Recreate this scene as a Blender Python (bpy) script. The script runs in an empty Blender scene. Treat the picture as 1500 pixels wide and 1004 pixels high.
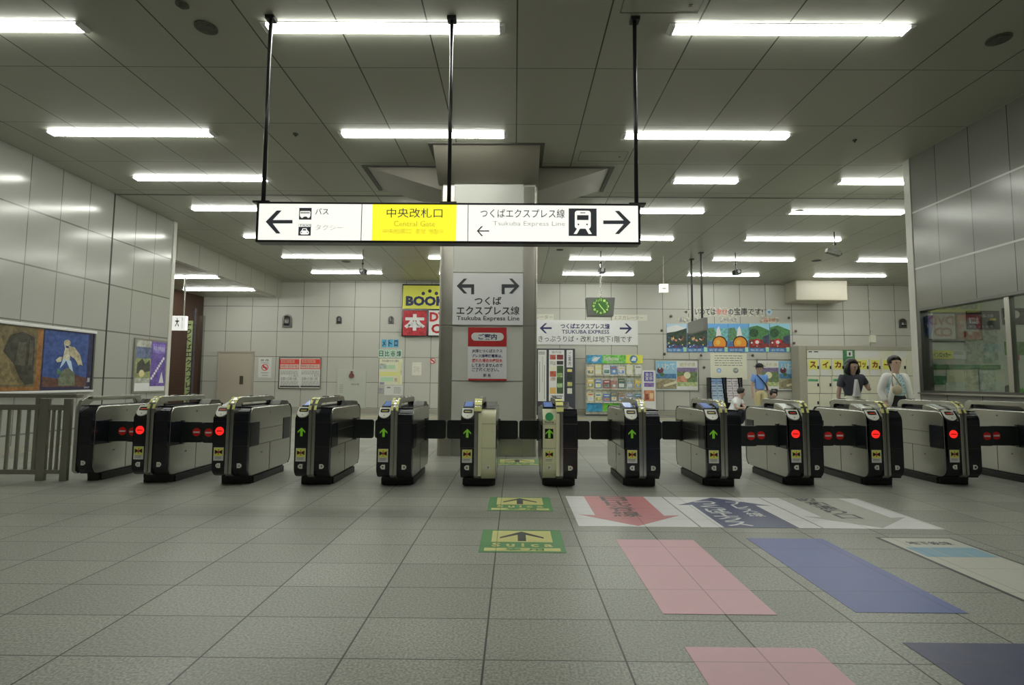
import bpy, bmesh, math, random
from mathutils import Vector, Matrix
random.seed(7)
PI = math.pi
scene = bpy.context.scene
COL = scene.collection

# ------------------------------------------------------------------ camera, world, exposure
FPX = 768.66
PITCH, YAW, ROLL = .0733, -.0051, .0074
CAMZ = 1.2
def _cam_axes():
    cp, sp, cy, sy, cr, sr = math.cos(PITCH), math.sin(PITCH), math.cos(YAW), math.sin(YAW), math.cos(ROLL), math.sin(ROLL)
    B = Matrix(((1, 0, 0), (0, 0, -1), (0, 1, 0)))
    Rz = Matrix(((cy, -sy, 0), (sy, cy, 0), (0, 0, 1)))
    Rx = Matrix(((1, 0, 0), (0, cp, sp), (0, -sp, cp)))
    Rr = Matrix(((cr, -sr, 0), (sr, cr, 0), (0, 0, 1)))
    return Rr @ Rx @ B @ Rz
AX = _cam_axes()
cam_data = bpy.data.cameras.new('camera')
cam_data.sensor_width = 36
cam_data.sensor_fit = 'HORIZONTAL'
cam_data.lens = 36 * FPX / 1500
cam_data.clip_start = .05
cam_data.clip_end = 200
camera = bpy.data.objects.new('camera', cam_data)
COL.objects.link(camera)
rt, dn, fw = Vector(AX[0]), Vector(AX[1]), Vector(AX[2])
camera.matrix_world = Matrix(((rt.x, -dn.x, -fw.x, 0), (rt.y, -dn.y, -fw.y, 0), (rt.z, -dn.z, -fw.z, CAMZ), (0, 0, 0, 1)))
scene.camera = camera
EYE = Vector((0, 0, CAMZ))

world = bpy.data.worlds.new('world')
scene.world = world
world.use_nodes = True
world.node_tree.nodes['Background'].inputs[0].default_value = (.5, .53, .45, 1)
world.node_tree.nodes['Background'].inputs[1].default_value = .02
scene.view_settings.view_transform = 'Standard'
scene.view_settings.look = 'None'
scene.view_settings.gamma = 1
scene.view_settings.use_curve_mapping = False
scene.view_settings.exposure = 0.0
scene.cycles.use_denoising = True
scene.cycles.max_bounces = 8
scene.cycles.diffuse_bounces = 4
scene.cycles.glossy_bounces = 4
scene.cycles.caustics_reflective = False
scene.cycles.caustics_refractive = False
scene.cycles.sample_clamp_indirect = 6
TUBE_STRENGTH = 25.5
TUBE_COLOR = (.98, 1.0, .93)

# ------------------------------------------------------------------ colour and material helpers
def lin(v):
    v /= 255
    return v / 12.92 if v <= .04045 else ((v + .055) / 1.055) ** 2.4
def C(r, g, b, k=.5):
    """surface colour of a thing that shows as r, g, b under the hall's dim light"""
    return tuple(min(.86, lin(x) / k) for x in (r, g, b)) + (1,)
MATS = {}
def mat(name, color, rough=.5, metal=0, spec=.5, emit=0, emit_color=None, coat=0):
    if name in MATS: return MATS[name]
    m = bpy.data.materials.new(name); m.use_nodes = True
    b = m.node_tree.nodes['Principled BSDF']
    b.inputs['Base Color'].default_value = color
    b.inputs['Roughness'].default_value = rough
    b.inputs['Metallic'].default_value = metal
    b.inputs['Specular IOR Level'].default_value = spec
    if coat: b.inputs['Coat Weight'].default_value = coat
    if emit:
        b.inputs['Emission Color'].default_value = emit_color or color
        b.inputs['Emission Strength'].default_value = emit
    MATS[name] = m
    return m
def N(m, t, **kw):
    n = m.node_tree.nodes.new(t)
    for k, v in kw.items(): setattr(n, k, v)
    return n
def math_node(m, op, a, b=None, c=None):
    n = N(m, 'ShaderNodeMath', operation=op)
    for i, v in enumerate((a, b, c)):
        if v is None: continue
        if isinstance(v, (int, float)): n.inputs[i].default_value = v
        else: m.node_tree.links.new(v, n.inputs[i])
    return n.outputs[0]
def line_mask(m, coord, off, step, width):
    """1 on a joint line, 0 elsewhere"""
    t = math_node(m, 'DIVIDE', math_node(m, 'SUBTRACT', coord, off), step)
    f = math_node(m, 'FRACT', math_node(m, 'ADD', t, .5))
    d = math_node(m, 'MULTIPLY', math_node(m, 'ABSOLUTE', math_node(m, 'SUBTRACT', f, .5)), step)
    return math_node(m, 'LESS_THAN', d, width / 2)
def mix_color(m, fac, a, b):
    n = N(m, 'ShaderNodeMix', data_type='RGBA')
    L = m.node_tree.links
    if isinstance(fac, (int, float)): n.inputs[0].default_value = fac
    else: L.new(fac, n.inputs[0])
    for i, v in ((6, a), (7, b)):
        if isinstance(v, tuple): n.inputs[i].default_value = v
        else: L.new(v, n.inputs[i])
    return n.outputs[2]
def panel_mat(name, color, joint, u, v, uo, us, vo, vs, w=.014, rough=.3, spec=.5, bump=.25, vw=None, tint=.06, vjoint=None, metal=0):
    """panels with dark joints on world axes u and v"""
    m = mat(name, color, rough, metal, spec)
    b = m.node_tree.nodes['Principled BSDF']; L = m.node_tree.links
    g = N(m, 'ShaderNodeNewGeometry'); s = N(m, 'ShaderNodeSeparateXYZ'); L.new(g.outputs['Position'], s.inputs[0])
    cu, cv = s.outputs['XYZ'.index(u)], s.outputs['XYZ'.index(v)]
    vmask = line_mask(m, cv, vo, vs, vw or w)
    mask = math_node(m, 'MAXIMUM', line_mask(m, cu, uo, us, w), vmask)
    # slight tone of each panel
    iu = math_node(m, 'FLOOR', math_node(m, 'DIVIDE', math_node(m, 'SUBTRACT', cu, uo), us))
    iv = math_node(m, 'FLOOR', math_node(m, 'DIVIDE', math_node(m, 'SUBTRACT', cv, vo), vs))
    cb = N(m, 'ShaderNodeCombineXYZ'); L.new(iu, cb.inputs[0]); L.new(iv, cb.inputs[1])
    wn = N(m, 'ShaderNodeTexWhiteNoise'); L.new(cb.outputs[0], wn.inputs[0])
    dark = tuple(c * (1 - tint) for c in color[:3]) + (1,)
    base = mix_color(m, wn.outputs[0], color, dark)
    L.new(mix_color(m, vmask, mix_color(m, mask, base, joint), vjoint or joint), b.inputs['Base Color'])
    bp = N(m, 'ShaderNodeBump'); bp.inputs['Strength'].default_value = bump; bp.inputs['Distance'].default_value = .005; bp.invert = True
    L.new(mask, bp.inputs['Height']); L.new(bp.outputs[0], b.inputs['Normal'])
    return m

# ------------------------------------------------------------------ mesh helpers
def thing(name, label, cat, loc=(0, 0, 0), rz=0, group=None):
    o = bpy.data.objects.new(name, None); COL.objects.link(o)
    o.location = loc; o.rotation_euler = (0, 0, rz); o.empty_display_size = .1
    o['label'] = label; o['category'] = cat
    if group: o['group'] = group
    return o
def tag(o, label, cat, group=None):
    o['label'] = label; o['category'] = cat
    if group: o['group'] = group
    return o
def obj(name, bm, mats, parent=None, smooth=False, bevel=0, local=False, segs=2):
    """parent given and local False: the shape is in world coordinates, moved into the parent's frame"""
    bmesh.ops.recalc_face_normals(bm, faces=bm.faces)
    if parent is not None and not local:
        top = parent; off = Vector(parent.location)
        while top.parent: top = top.parent; off += Vector(top.location)
        bmesh.ops.translate(bm, verts=bm.verts, vec=-off)
    me = bpy.data.meshes.new(name); bm.to_mesh(me); bm.free()
    for m in (mats if isinstance(mats, (list, tuple)) else [mats]): me.materials.append(m)
    for p in me.polygons: p.use_smooth = True
    if not smooth: me.set_sharp_from_angle(angle=math.radians(32))
    o = bpy.data.objects.new(name, me); COL.objects.link(o)
    if parent is not None: o.parent = parent
    if bevel:
        md = o.modifiers.new('bevel', 'BEVEL'); md.width = bevel; md.segments = segs; md.limit_method = 'ANGLE'; md.angle_limit = .6
        md.harden_normals = True
    return o
def solo(name, bm, mats, label, cat, group=None, **kw):
    """a thing that is one mesh, its origin at its base"""
    zs = [v.co for v in bm.verts]
    o0 = Vector((sum(v.x for v in zs) / len(zs), sum(v.y for v in zs) / len(zs), min(v.z for v in zs)))
    bmesh.ops.translate(bm, verts=bm.verts, vec=-o0)
    o = obj(name, bm, mats, None, **kw); o.location = o0
    return tag(o, label, cat, group)
def pieces(name, bm, mats, parent=None, **kw):
    """each separate piece of the shape becomes a part of its own"""
    bm.verts.index_update(); seen = set(); out = []
    for v0 in bm.verts:
        if v0 in seen: continue
        st, isl = [v0], []
        seen.add(v0)
        while st:
            v = st.pop(); isl.append(v)
            for e in v.link_edges:
                w = e.other_vert(v)
                if w not in seen: seen.add(w); st.append(w)
        nb = bmesh.new(); mp = {v: nb.verts.new(v.co) for v in isl}
        for f in {f for v in isl for f in v.link_faces}: nb.faces.new([mp[v] for v in f.verts]).material_index = f.material_index
        out.append(obj(name, nb, mats, parent, **kw))
    bm.free(); return out
def struct(name, bm, mats, **kw):
    o = obj(name, bm, mats, **kw); o['kind'] = 'structure'; return o
def box(bm, x0, y0, z0, x1, y1, z1, mi=0):
    vs = [bm.verts.new(p) for p in ((x0, y0, z0), (x1, y0, z0), (x1, y1, z0), (x0, y1, z0), (x0, y0, z1), (x1, y0, z1), (x1, y1, z1), (x0, y1, z1))]
    for f in ((0, 3, 2, 1), (4, 5, 6, 7), (0, 1, 5, 4), (1, 2, 6, 5), (2, 3, 7, 6), (3, 0, 4, 7)):
        bm.faces.new([vs[i] for i in f]).material_index = mi
    return vs
def prism(bm, pts, a, b, axis='x', mi=0):
    """polygon extruded from a to b along axis; pts on the other two axes in order"""
    def P(p, t):
        if axis == 'x': return (t, p[0], p[1])
        if axis == 'y': return (p[0], t, p[1])
        return (p[0], p[1], t)
    A = [bm.verts.new(P(p, a)) for p in pts]; B = [bm.verts.new(P(p, b)) for p in pts]
    n = len(pts)
    for i in range(n): bm.faces.new((A[i], A[(i + 1) % n], B[(i + 1) % n], B[i])).material_index = mi
    bm.faces.new(A[::-1]).material_index = mi; bm.faces.new(B).material_index = mi
def tube(bm, pts, r, n=10, caps=True, mi=0):
    pts = [Vector(p) for p in pts]; rings = []
    rr = r if isinstance(r, (list, tuple)) else [r] * len(pts)
    for i, p in enumerate(pts):
        d = (pts[min(i + 1, len(pts) - 1)] - pts[max(i - 1, 0)]).normalized()
        u = d.orthogonal().normalized() if i == 0 else (u - u.dot(d) * d).normalized()
        v = d.cross(u)
        rings.append([bm.verts.new(p + (u * math.cos(2 * PI * k / n) + v * math.sin(2 * PI * k / n)) * rr[i]) for k in range(n)])
    for a, b in zip(rings, rings[1:]):
        for k in range(n): bm.faces.new((a[k], a[(k + 1) % n], b[(k + 1) % n], b[k])).material_index = mi
    if caps:
        bm.faces.new(rings[0][::-1]).material_index = mi; bm.faces.new(rings[-1]).material_index = mi
def ball(bm, c, r, sub=2, scale=(1, 1, 1), mi=0):
    res = bmesh.ops.create_icosphere(bm, subdivisions=sub, radius=r, matrix=Matrix.Translation(c) @ Matrix.Diagonal((*scale, 1)))
    fs = set(f for v in res['verts'] for f in v.link_faces)
    for f in fs: f.material_index = mi
def round_rect(x0, y0, x1, y1, r, n=5, corners=(1, 1, 1, 1)):
    """corners: low-left, low-right, up-right, up-left"""
    out = []
    for (cx, cy, a0, on, px, py) in ((x0 + r, y0 + r, PI, corners[0], x0, y0), (x1 - r, y0 + r, 1.5 * PI, corners[1], x1, y0), (x1 - r, y1 - r, 0, corners[2], x1, y1), (x0 + r, y1 - r, .5 * PI, corners[3], x0, y1)):
        if on:
            for k in range(n + 1):
                a = a0 + .5 * PI * k / n; out.append((cx + r * math.cos(a), cy + r * math.sin(a)))
        else: out.append((px, py))
    return out
def circle(cx, cy, r, n=20, rx=None):
    return [(cx + (rx or r) * math.cos(2 * PI * k / n), cy + r * math.sin(2 * PI * k / n)) for k in range(n)]

class Face:
    """a flat face in the place: origin O, right U, up V, normal N towards the reader"""
    def __init__(s, O, U, V, N): s.O, s.U, s.V, s.N = map(Vector, (O, U, V, N))
    def at(s, px, py):
        d = AX.transposed() @ Vector(((px - 750) / FPX, (py - 502) / FPX, 1))
        t = (s.O - EYE).dot(s.N) / d.dot(s.N); q = EYE + d * t - s.O
        return (q.dot(s.U), q.dot(s.V))
    def pt(s, u, v, n=0): return s.O + s.U * u + s.V * v + s.N * n
    def rect(s, bm, px0, py0, px1, py1, n0=.0, n1=.004, mi=0):
        (u0, v0), (u1, v1) = s.at(px0, py0), s.at(px1, py1)
        s.rectuv(bm, u0, v0, u1, v1, n0, n1, mi)
    def rectuv(s, bm, u0, v0, u1, v1, n0=.0, n1=.004, mi=0): s.polyuv(bm, [(u0, v0), (u1, v0), (u1, v1), (u0, v1)], n0, n1, mi)
    def poly(s, bm, pts, n0=.0, n1=.004, mi=0): s.polyuv(bm, [s.at(*p) for p in pts], n0, n1, mi)
    def polyuv(s, bm, pts, n0=.0, n1=.004, mi=0):
        A = [bm.verts.new(s.pt(u, v, n0)) for u, v in pts]; B = [bm.verts.new(s.pt(u, v, n1)) for u, v in pts]; n = len(pts)
        for i in range(n): bm.faces.new((A[i], A[(i + 1) % n], B[(i + 1) % n], B[i])).material_index = mi
        bm.faces.new(A[::-1]).material_index = mi; bm.faces.new(B).material_index = mi
def back(Y): return Face((0, Y, 0), (1, 0, 0), (0, 0, 1), (0, -1, 0))
def leftside(X): return Face((X, 0, 0), (0, 1, 0), (0, 0, 1), (1, 0, 0))
def rightside(X): return Face((X, 0, 0), (0, -1, 0), (0, 0, 1), (-1, 0, 0))
FLOOR = Face((0, 0, 0), (1, 0, 0), (0, 1, 0), (0, 0, 1))
def text_into(bm, face, body, u0, v0, u1, v1, n=.006, bold=0, mi=0, flip=False, res=2):
    """lettering fitted to the rectangle u0 v0 u1 v1 of the face"""
    cu = bpy.data.curves.new('lettering', 'FONT'); cu.body = body; cu.resolution_u = res; cu.offset = bold; cu.align_x = 'CENTER'
    to = bpy.data.objects.new('lettering', cu); COL.objects.link(to)
    bpy.context.view_layer.update()
    me = bpy.data.meshes.new_from_object(to.evaluated_get(bpy.context.evaluated_depsgraph_get()))
    bpy.data.objects.remove(to); bpy.data.curves.remove(cu)
    xs = [v.co.x for v in me.vertices]; ys = [v.co.y for v in me.vertices]
    if not xs: return
    ax, bx, ay, by = min(xs), max(xs), min(ys), max(ys)
    vs = []
    for v in me.vertices:
        fu, fv = (v.co.x - ax) / max(bx - ax, 1e-6), (v.co.y - ay) / max(by - ay, 1e-6)
        if flip: fu, fv = 1 - fu, 1 - fv
        vs.append(bm.verts.new(face.pt(u0 + (u1 - u0) * fu, v0 + (v1 - v0) * fv, n)))
    for p in me.polygons:
        try: bm.faces.new([vs[i] for i in p.vertices]).material_index = mi
        except ValueError: pass
    bpy.data.meshes.remove(me)
def text_px(bm, face, body, px0, py0, px1, py1, **kw):
    (u0, v0), (u1, v1) = face.at(px0, py1), face.at(px1, py0)
    text_into(bm, face, body, u0, v0, u1, v1, **kw)
def lettering(name, bm, m, parent, local=False):
    """flat lettering: keep its faces as they are"""
    if parent is not None and not local:
        top = parent; off = Vector(parent.location)
        while top.parent: top = top.parent; off += Vector(top.location)
        bmesh.ops.translate(bm, verts=bm.verts, vec=-off)
    me = bpy.data.meshes.new(name); bm.to_mesh(me); bm.free()
    for k in (m if isinstance(m, (list, tuple)) else [m]): me.materials.append(k)
    o = bpy.data.objects.new(name, me); COL.objects.link(o); o.parent = parent
    return o
def text_bars(bm, face, px0, py0, px1, py1, rows, n0=.004, n1=.006, mi=0, fill=.45, seed=1):
    """rows of print too small to read, as short dashes"""
    rr = random.Random(seed)
    (u0, v0), (u1, v1) = face.at(px0, py1), face.at(px1, py0)
    h = (v1 - v0) / rows
    for i in range(rows):
        v = v1 - (i + .5) * h; u = u0
        while u < u1 - .02:
            w = min(rr.uniform(.03, .14) * (u1 - u0) * 1.2, u1 - u)
            face.rectuv(bm, u, v - h * fill / 2, u + w, v + h * fill / 2, n0, n1, mi)
            u += w + (u1 - u0) * .03

# ------------------------------------------------------------------ materials
WHITE_WALL = C(158, 155, 142)
JOINT = (.06, .058, .045, 1)
m_ceil = panel_mat('ceiling_panels', (.43, .437, .36, 1), (.05, .05, .035, 1), 'X', 'Y', .004, .916, 5.854, 1.337, w=.016, vw=.009, rough=.33, spec=.35, tint=.05)
m_back = panel_mat('back_wall_panels', (.61, .603, .54, 1), JOINT, 'X', 'Z', 1.646, .941, .19, .92, w=.015, rough=.35)
m_left = panel_mat('left_wall_panels', (.43, .435, .39, 1), (.13, .13, .115, 1), 'Y', 'Z', 8.296, .597, .29, .91, w=.013, vw=.026, rough=.15, spec=.55, metal=.05, vjoint=(.17, .17, .15, 1))
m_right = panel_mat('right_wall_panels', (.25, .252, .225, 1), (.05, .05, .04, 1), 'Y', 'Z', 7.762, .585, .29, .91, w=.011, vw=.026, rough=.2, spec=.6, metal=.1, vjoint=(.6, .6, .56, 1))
m_bulk = panel_mat('bulkhead_panels', (.50, .49, .42, 1), JOINT, 'Y', 'Z', 13.1, .94, 3.3, 3, w=.014, rough=.4)
m_white = mat('white_panel', (.68, .67, .6, 1), .35)
m_cream_wall = mat('pillar_panel', (.68, .68, .61, 1), .35)
m_trim = mat('grey_baseboard', (.42, .40, .33, 1), .5)
m_dark = mat('dark_gap', (.02, .02, .018, 1), .6)
m_brown = panel_mat('brown_tiles', (.075, .035, .02, 1), (.02, .01, .01, 1), 'Y', 'Z', 0, .24, 0, .08, w=.008, rough=.4)
m_steel = mat('stainless_steel', (.5, .498, .46, 1), .25, 1)
m_steel_pillar = mat('pillar_stainless', (.5, .48, .42, 1), .36, 1)
m_steel_dark = mat('dark_steel', (.16, .16, .15, 1), .35, 1)
m_black = mat('black_plastic', (.012, .014, .018, 1), .16, 0, .5)
m_flap = mat('flap_black', (.02, .025, .024, 1), .35)
m_plinth = mat('black_plinth', (.012, .012, .012, 1), .4)
m_cream = mat('cream_plastic', C(205, 200, 150, .52), .35)
m_reader = mat('reader_grey', C(190, 192, 180, .6), .35)
m_yellow = mat('yellow_sticker', C(205, 195, 80, .5), .5)
m_yellowpale = mat('pale_yellow_tape', C(190, 190, 110, .5), .5)
m_paper = mat('white_paper', (.78, .79, .75, 1), .6)
m_paperg = mat('grey_print', (.3, .3, .29, 1), .7)
m_ink = mat('black_ink', (.02, .02, .022, 1), .6)
m_inkgrey = mat('charcoal_ink', (.05, .055, .06, 1), .6)
m_red = mat('red_print', C(170, 36, 34, .5), .5)
m_redd = mat('dark_red_print', C(148, 30, 32, .6), .5)
m_navy = mat('navy_ink', C(25, 30, 70), .5)
m_blue = mat('blue_print', C(60, 130, 190), .5)
m_green = mat('green_print', C(60, 140, 60), .5)
m_lightred = mat('red_display', (.9, .02, .01, 1), .5, emit=1.0, emit_color=(1, .02, .015, 1))
m_lightgreen = mat('green_display', (.14, .32, .02, 1), .5, emit=.2, emit_color=(.25, .75, .03, 1))
m_noentry = mat('no_entry_red', C(205, 25, 20), .5)
m_noentrybar = mat('no_entry_bar', C(225, 205, 185), .5)
m_bluescreen = mat('ic_pad_blue', C(80, 100, 150), .25, emit=.05, emit_color=(.2, .35, .9, 1))
m_pole = mat('painted_pole', (.04, .04, .04, 1), .3, .6)
m_doorpaint = mat('door_paint', (.52, .47, .38, 1), .45)
m_cab = mat('cabinet_paint', (.58, .6, .52, 1), .45)
m_skin = mat('skin', (.52, .35, .27, 1), .5)
m_hair = mat('black_hair', (.01, .009, .009, 1), .4)
def pm(r, g, b, rough=.55):
    """printed ink, a little uneven like a halftone picture"""
    nm = 'print_%d_%d_%d' % (r, g, b)
    if nm in MATS: return MATS[nm]
    y = .3 * r + .55 * g + .15 * b
    r, g, b = (.93 * (v * .86 + y * .14) for v in (r, g, b))
    m = mat(nm, C(r, g, b), rough)
    n = N(m, 'ShaderNodeTexNoise'); n.inputs['Scale'].default_value = 11; n.inputs['Detail'].default_value = 6; n.inputs['Roughness'].default_value = .7
    q = N(m, 'ShaderNodeNewGeometry'); m.node_tree.links.new(q.outputs['Position'], n.inputs['Vector'])
    rr = N(m, 'ShaderNodeValToRGB'); rr.color_ramp.elements[0].position = .36; rr.color_ramp.elements[1].position = .66
    c = C(r, g, b); a = .38 if max(r, g, b) < 165 else .04
    rr.color_ramp.elements[0].color = tuple(v * (1 - a) for v in c[:3]) + (1,); rr.color_ramp.elements[1].color = tuple(min(.86, v * (1 + a) + a * .04) for v in c[:3]) + (1,)
    m.node_tree.links.new(n.outputs[0], rr.inputs[0]); m.node_tree.links.new(rr.outputs[0], m.node_tree.nodes['Principled BSDF'].inputs['Base Color'])
    return m

# tube lamp
m_tube = mat('lit_tube', (1, 1, 1, 1), .5, emit=TUBE_STRENGTH, emit_color=TUBE_COLOR + (1,))
m_lampwhite = mat('lamp_white', (.8, .8, .78, 1), .4)

# floor
m_floor = mat('granite_floor', (.3, .3, .27, 1), .38, 0, .45)
def floor_nodes():
    m = m_floor; L = m.node_tree.links; b = m.node_tree.nodes['Principled BSDF']
    g = N(m, 'ShaderNodeNewGeometry'); s = N(m, 'ShaderNodeSeparateXYZ'); L.new(g.outputs['Position'], s.inputs[0])
    X, Y = s.outputs[0], s.outputs[1]
    mask = math_node(m, 'MAXIMUM', line_mask(m, X, -.123, .6125, .009), line_mask(m, Y, 2.354, .393, .006))
    iu = math_node(m, 'FLOOR', math_node(m, 'DIVIDE', math_node(m, 'SUBTRACT', X, -.123), .6125))
    iv = math_node(m, 'FLOOR', math_node(m, 'DIVIDE', math_node(m, 'SUBTRACT', Y, 2.354), .393))
    cb = N(m, 'ShaderNodeCombineXYZ'); L.new(iu, cb.inputs[0]); L.new(iv, cb.inputs[1])
    wn = N(m, 'ShaderNodeTexWhiteNoise'); L.new(cb.outputs[0], wn.inputs[0])
    n1 = N(m, 'ShaderNodeTexNoise'); n1.inputs['Scale'].default_value = 85; n1.inputs['Detail'].default_value = 4
    L.new(g.outputs['Position'], n1.inputs['Vector'])
    n2 = N(m, 'ShaderNodeTexNoise'); n2.inputs['Scale'].default_value = 1.3; n2.inputs['Detail'].default_value = 4
    L.new(g.outputs['Position'], n2.inputs['Vector'])
    r1 = N(m, 'ShaderNodeValToRGB'); r1.color_ramp.elements[0].position = .36; r1.color_ramp.elements[1].position = .66
    r1.color_ramp.elements[0].color = (.21, .216, .184, 1); r1.color_ramp.elements[1].color = (.47, .485, .415, 1)
    L.new(n1.outputs[0], r1.inputs[0])
    c = mix_color(m, math_node(m, 'MULTIPLY', wn.outputs[0], .38), r1.outputs[0], (.22, .22, .195, 1))
    c = mix_color(m, math_node(m, 'MULTIPLY', n2.outputs[0], .3), c, (.26, .26, .225, 1))
    L.new(mix_color(m, mask, c, (.045, .045, .038, 1)), b.inputs['Base Color'])
    L.new(math_node(m, 'ADD', math_node(m, 'MULTIPLY', wn.outputs[0], .1), .34), b.inputs['Roughness'])
    bp = N(m, 'ShaderNodeBump'); bp.inputs['Strength'].default_value = .2; bp.inputs['Distance'].default_value = .003; bp.invert = True
    L.new(mask, bp.inputs['Height']); L.new(bp.outputs[0], b.inputs['Normal'])
floor_nodes()
def worn(name, color, dirt=.35, under=(.27, .27, .24, 1)):
    """printed floor film with scuffs of its own"""
    if name in MATS: return MATS[name]
    m = mat(name, color, .42); L = m.node_tree.links; b = m.node_tree.nodes['Principled BSDF']
    g = N(m, 'ShaderNodeNewGeometry')
    n1 = N(m, 'ShaderNodeTexNoise'); n1.inputs['Scale'].default_value = 9; n1.inputs['Detail'].default_value = 8; n1.inputs['Roughness'].default_value = .75
    n2 = N(m, 'ShaderNodeTexNoise'); n2.inputs['Scale'].default_value = 140
    L.new(g.outputs['Position'], n1.inputs['Vector']); L.new(g.outputs['Position'], n2.inputs['Vector'])
    f = math_node(m, 'MULTIPLY', math_node(m, 'ADD', n1.outputs[0], math_node(m, 'MULTIPLY', n2.outputs[0], .6)), dirt)
    s = N(m, 'ShaderNodeSeparateXYZ'); L.new(g.outputs['Position'], s.inputs[0])
    mask = math_node(m, 'MAXIMUM', line_mask(m, s.outputs[0], -.123, .6125, .007), line_mask(m, s.outputs[1], 2.354, .393, .005))
    c = mix_color(m, f, color, under)
    L.new(mix_color(m, math_node(m, 'MULTIPLY', mask, .45), c, (.06, .06, .05, 1)), b.inputs['Base Color'])
    return m
m_glass = bpy.data.materials.new('window_glass'); m_glass.use_nodes = True
def glass_nodes():
    nt = m_glass.node_tree; nt.nodes.clear(); L = nt.links
    o = nt.nodes.new('ShaderNodeOutputMaterial'); t = nt.nodes.new('ShaderNodeBsdfTransparent'); g = nt.nodes.new('ShaderNodeBsdfGlossy')
    g.inputs['Roughness'].default_value = 0.01; t.inputs[0].default_value = (.86, .9, .86, 1)
    lw = nt.nodes.new('ShaderNodeLayerWeight'); lw.inputs[0].default_value = .5; mx = nt.nodes.new('ShaderNodeMixShader')
    p1 = nt.nodes.new('ShaderNodeMath'); p1.operation = 'POWER'; p1.inputs[1].default_value = 3; L.new(lw.outputs['Facing'], p1.inputs[0])
    p2 = nt.nodes.new('ShaderNodeMath'); p2.operation = 'MULTIPLY_ADD'; p2.inputs[1].default_value = .5; p2.inputs[2].default_value = .07; L.new(p1.outputs[0], p2.inputs[0])
    L.new(p2.outputs[0], mx.inputs[0]); L.new(t.outputs[0], mx.inputs[1]); L.new(g.outputs[0], mx.inputs[2]); L.new(mx.outputs[0], o.inputs[0])
glass_nodes()

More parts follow.
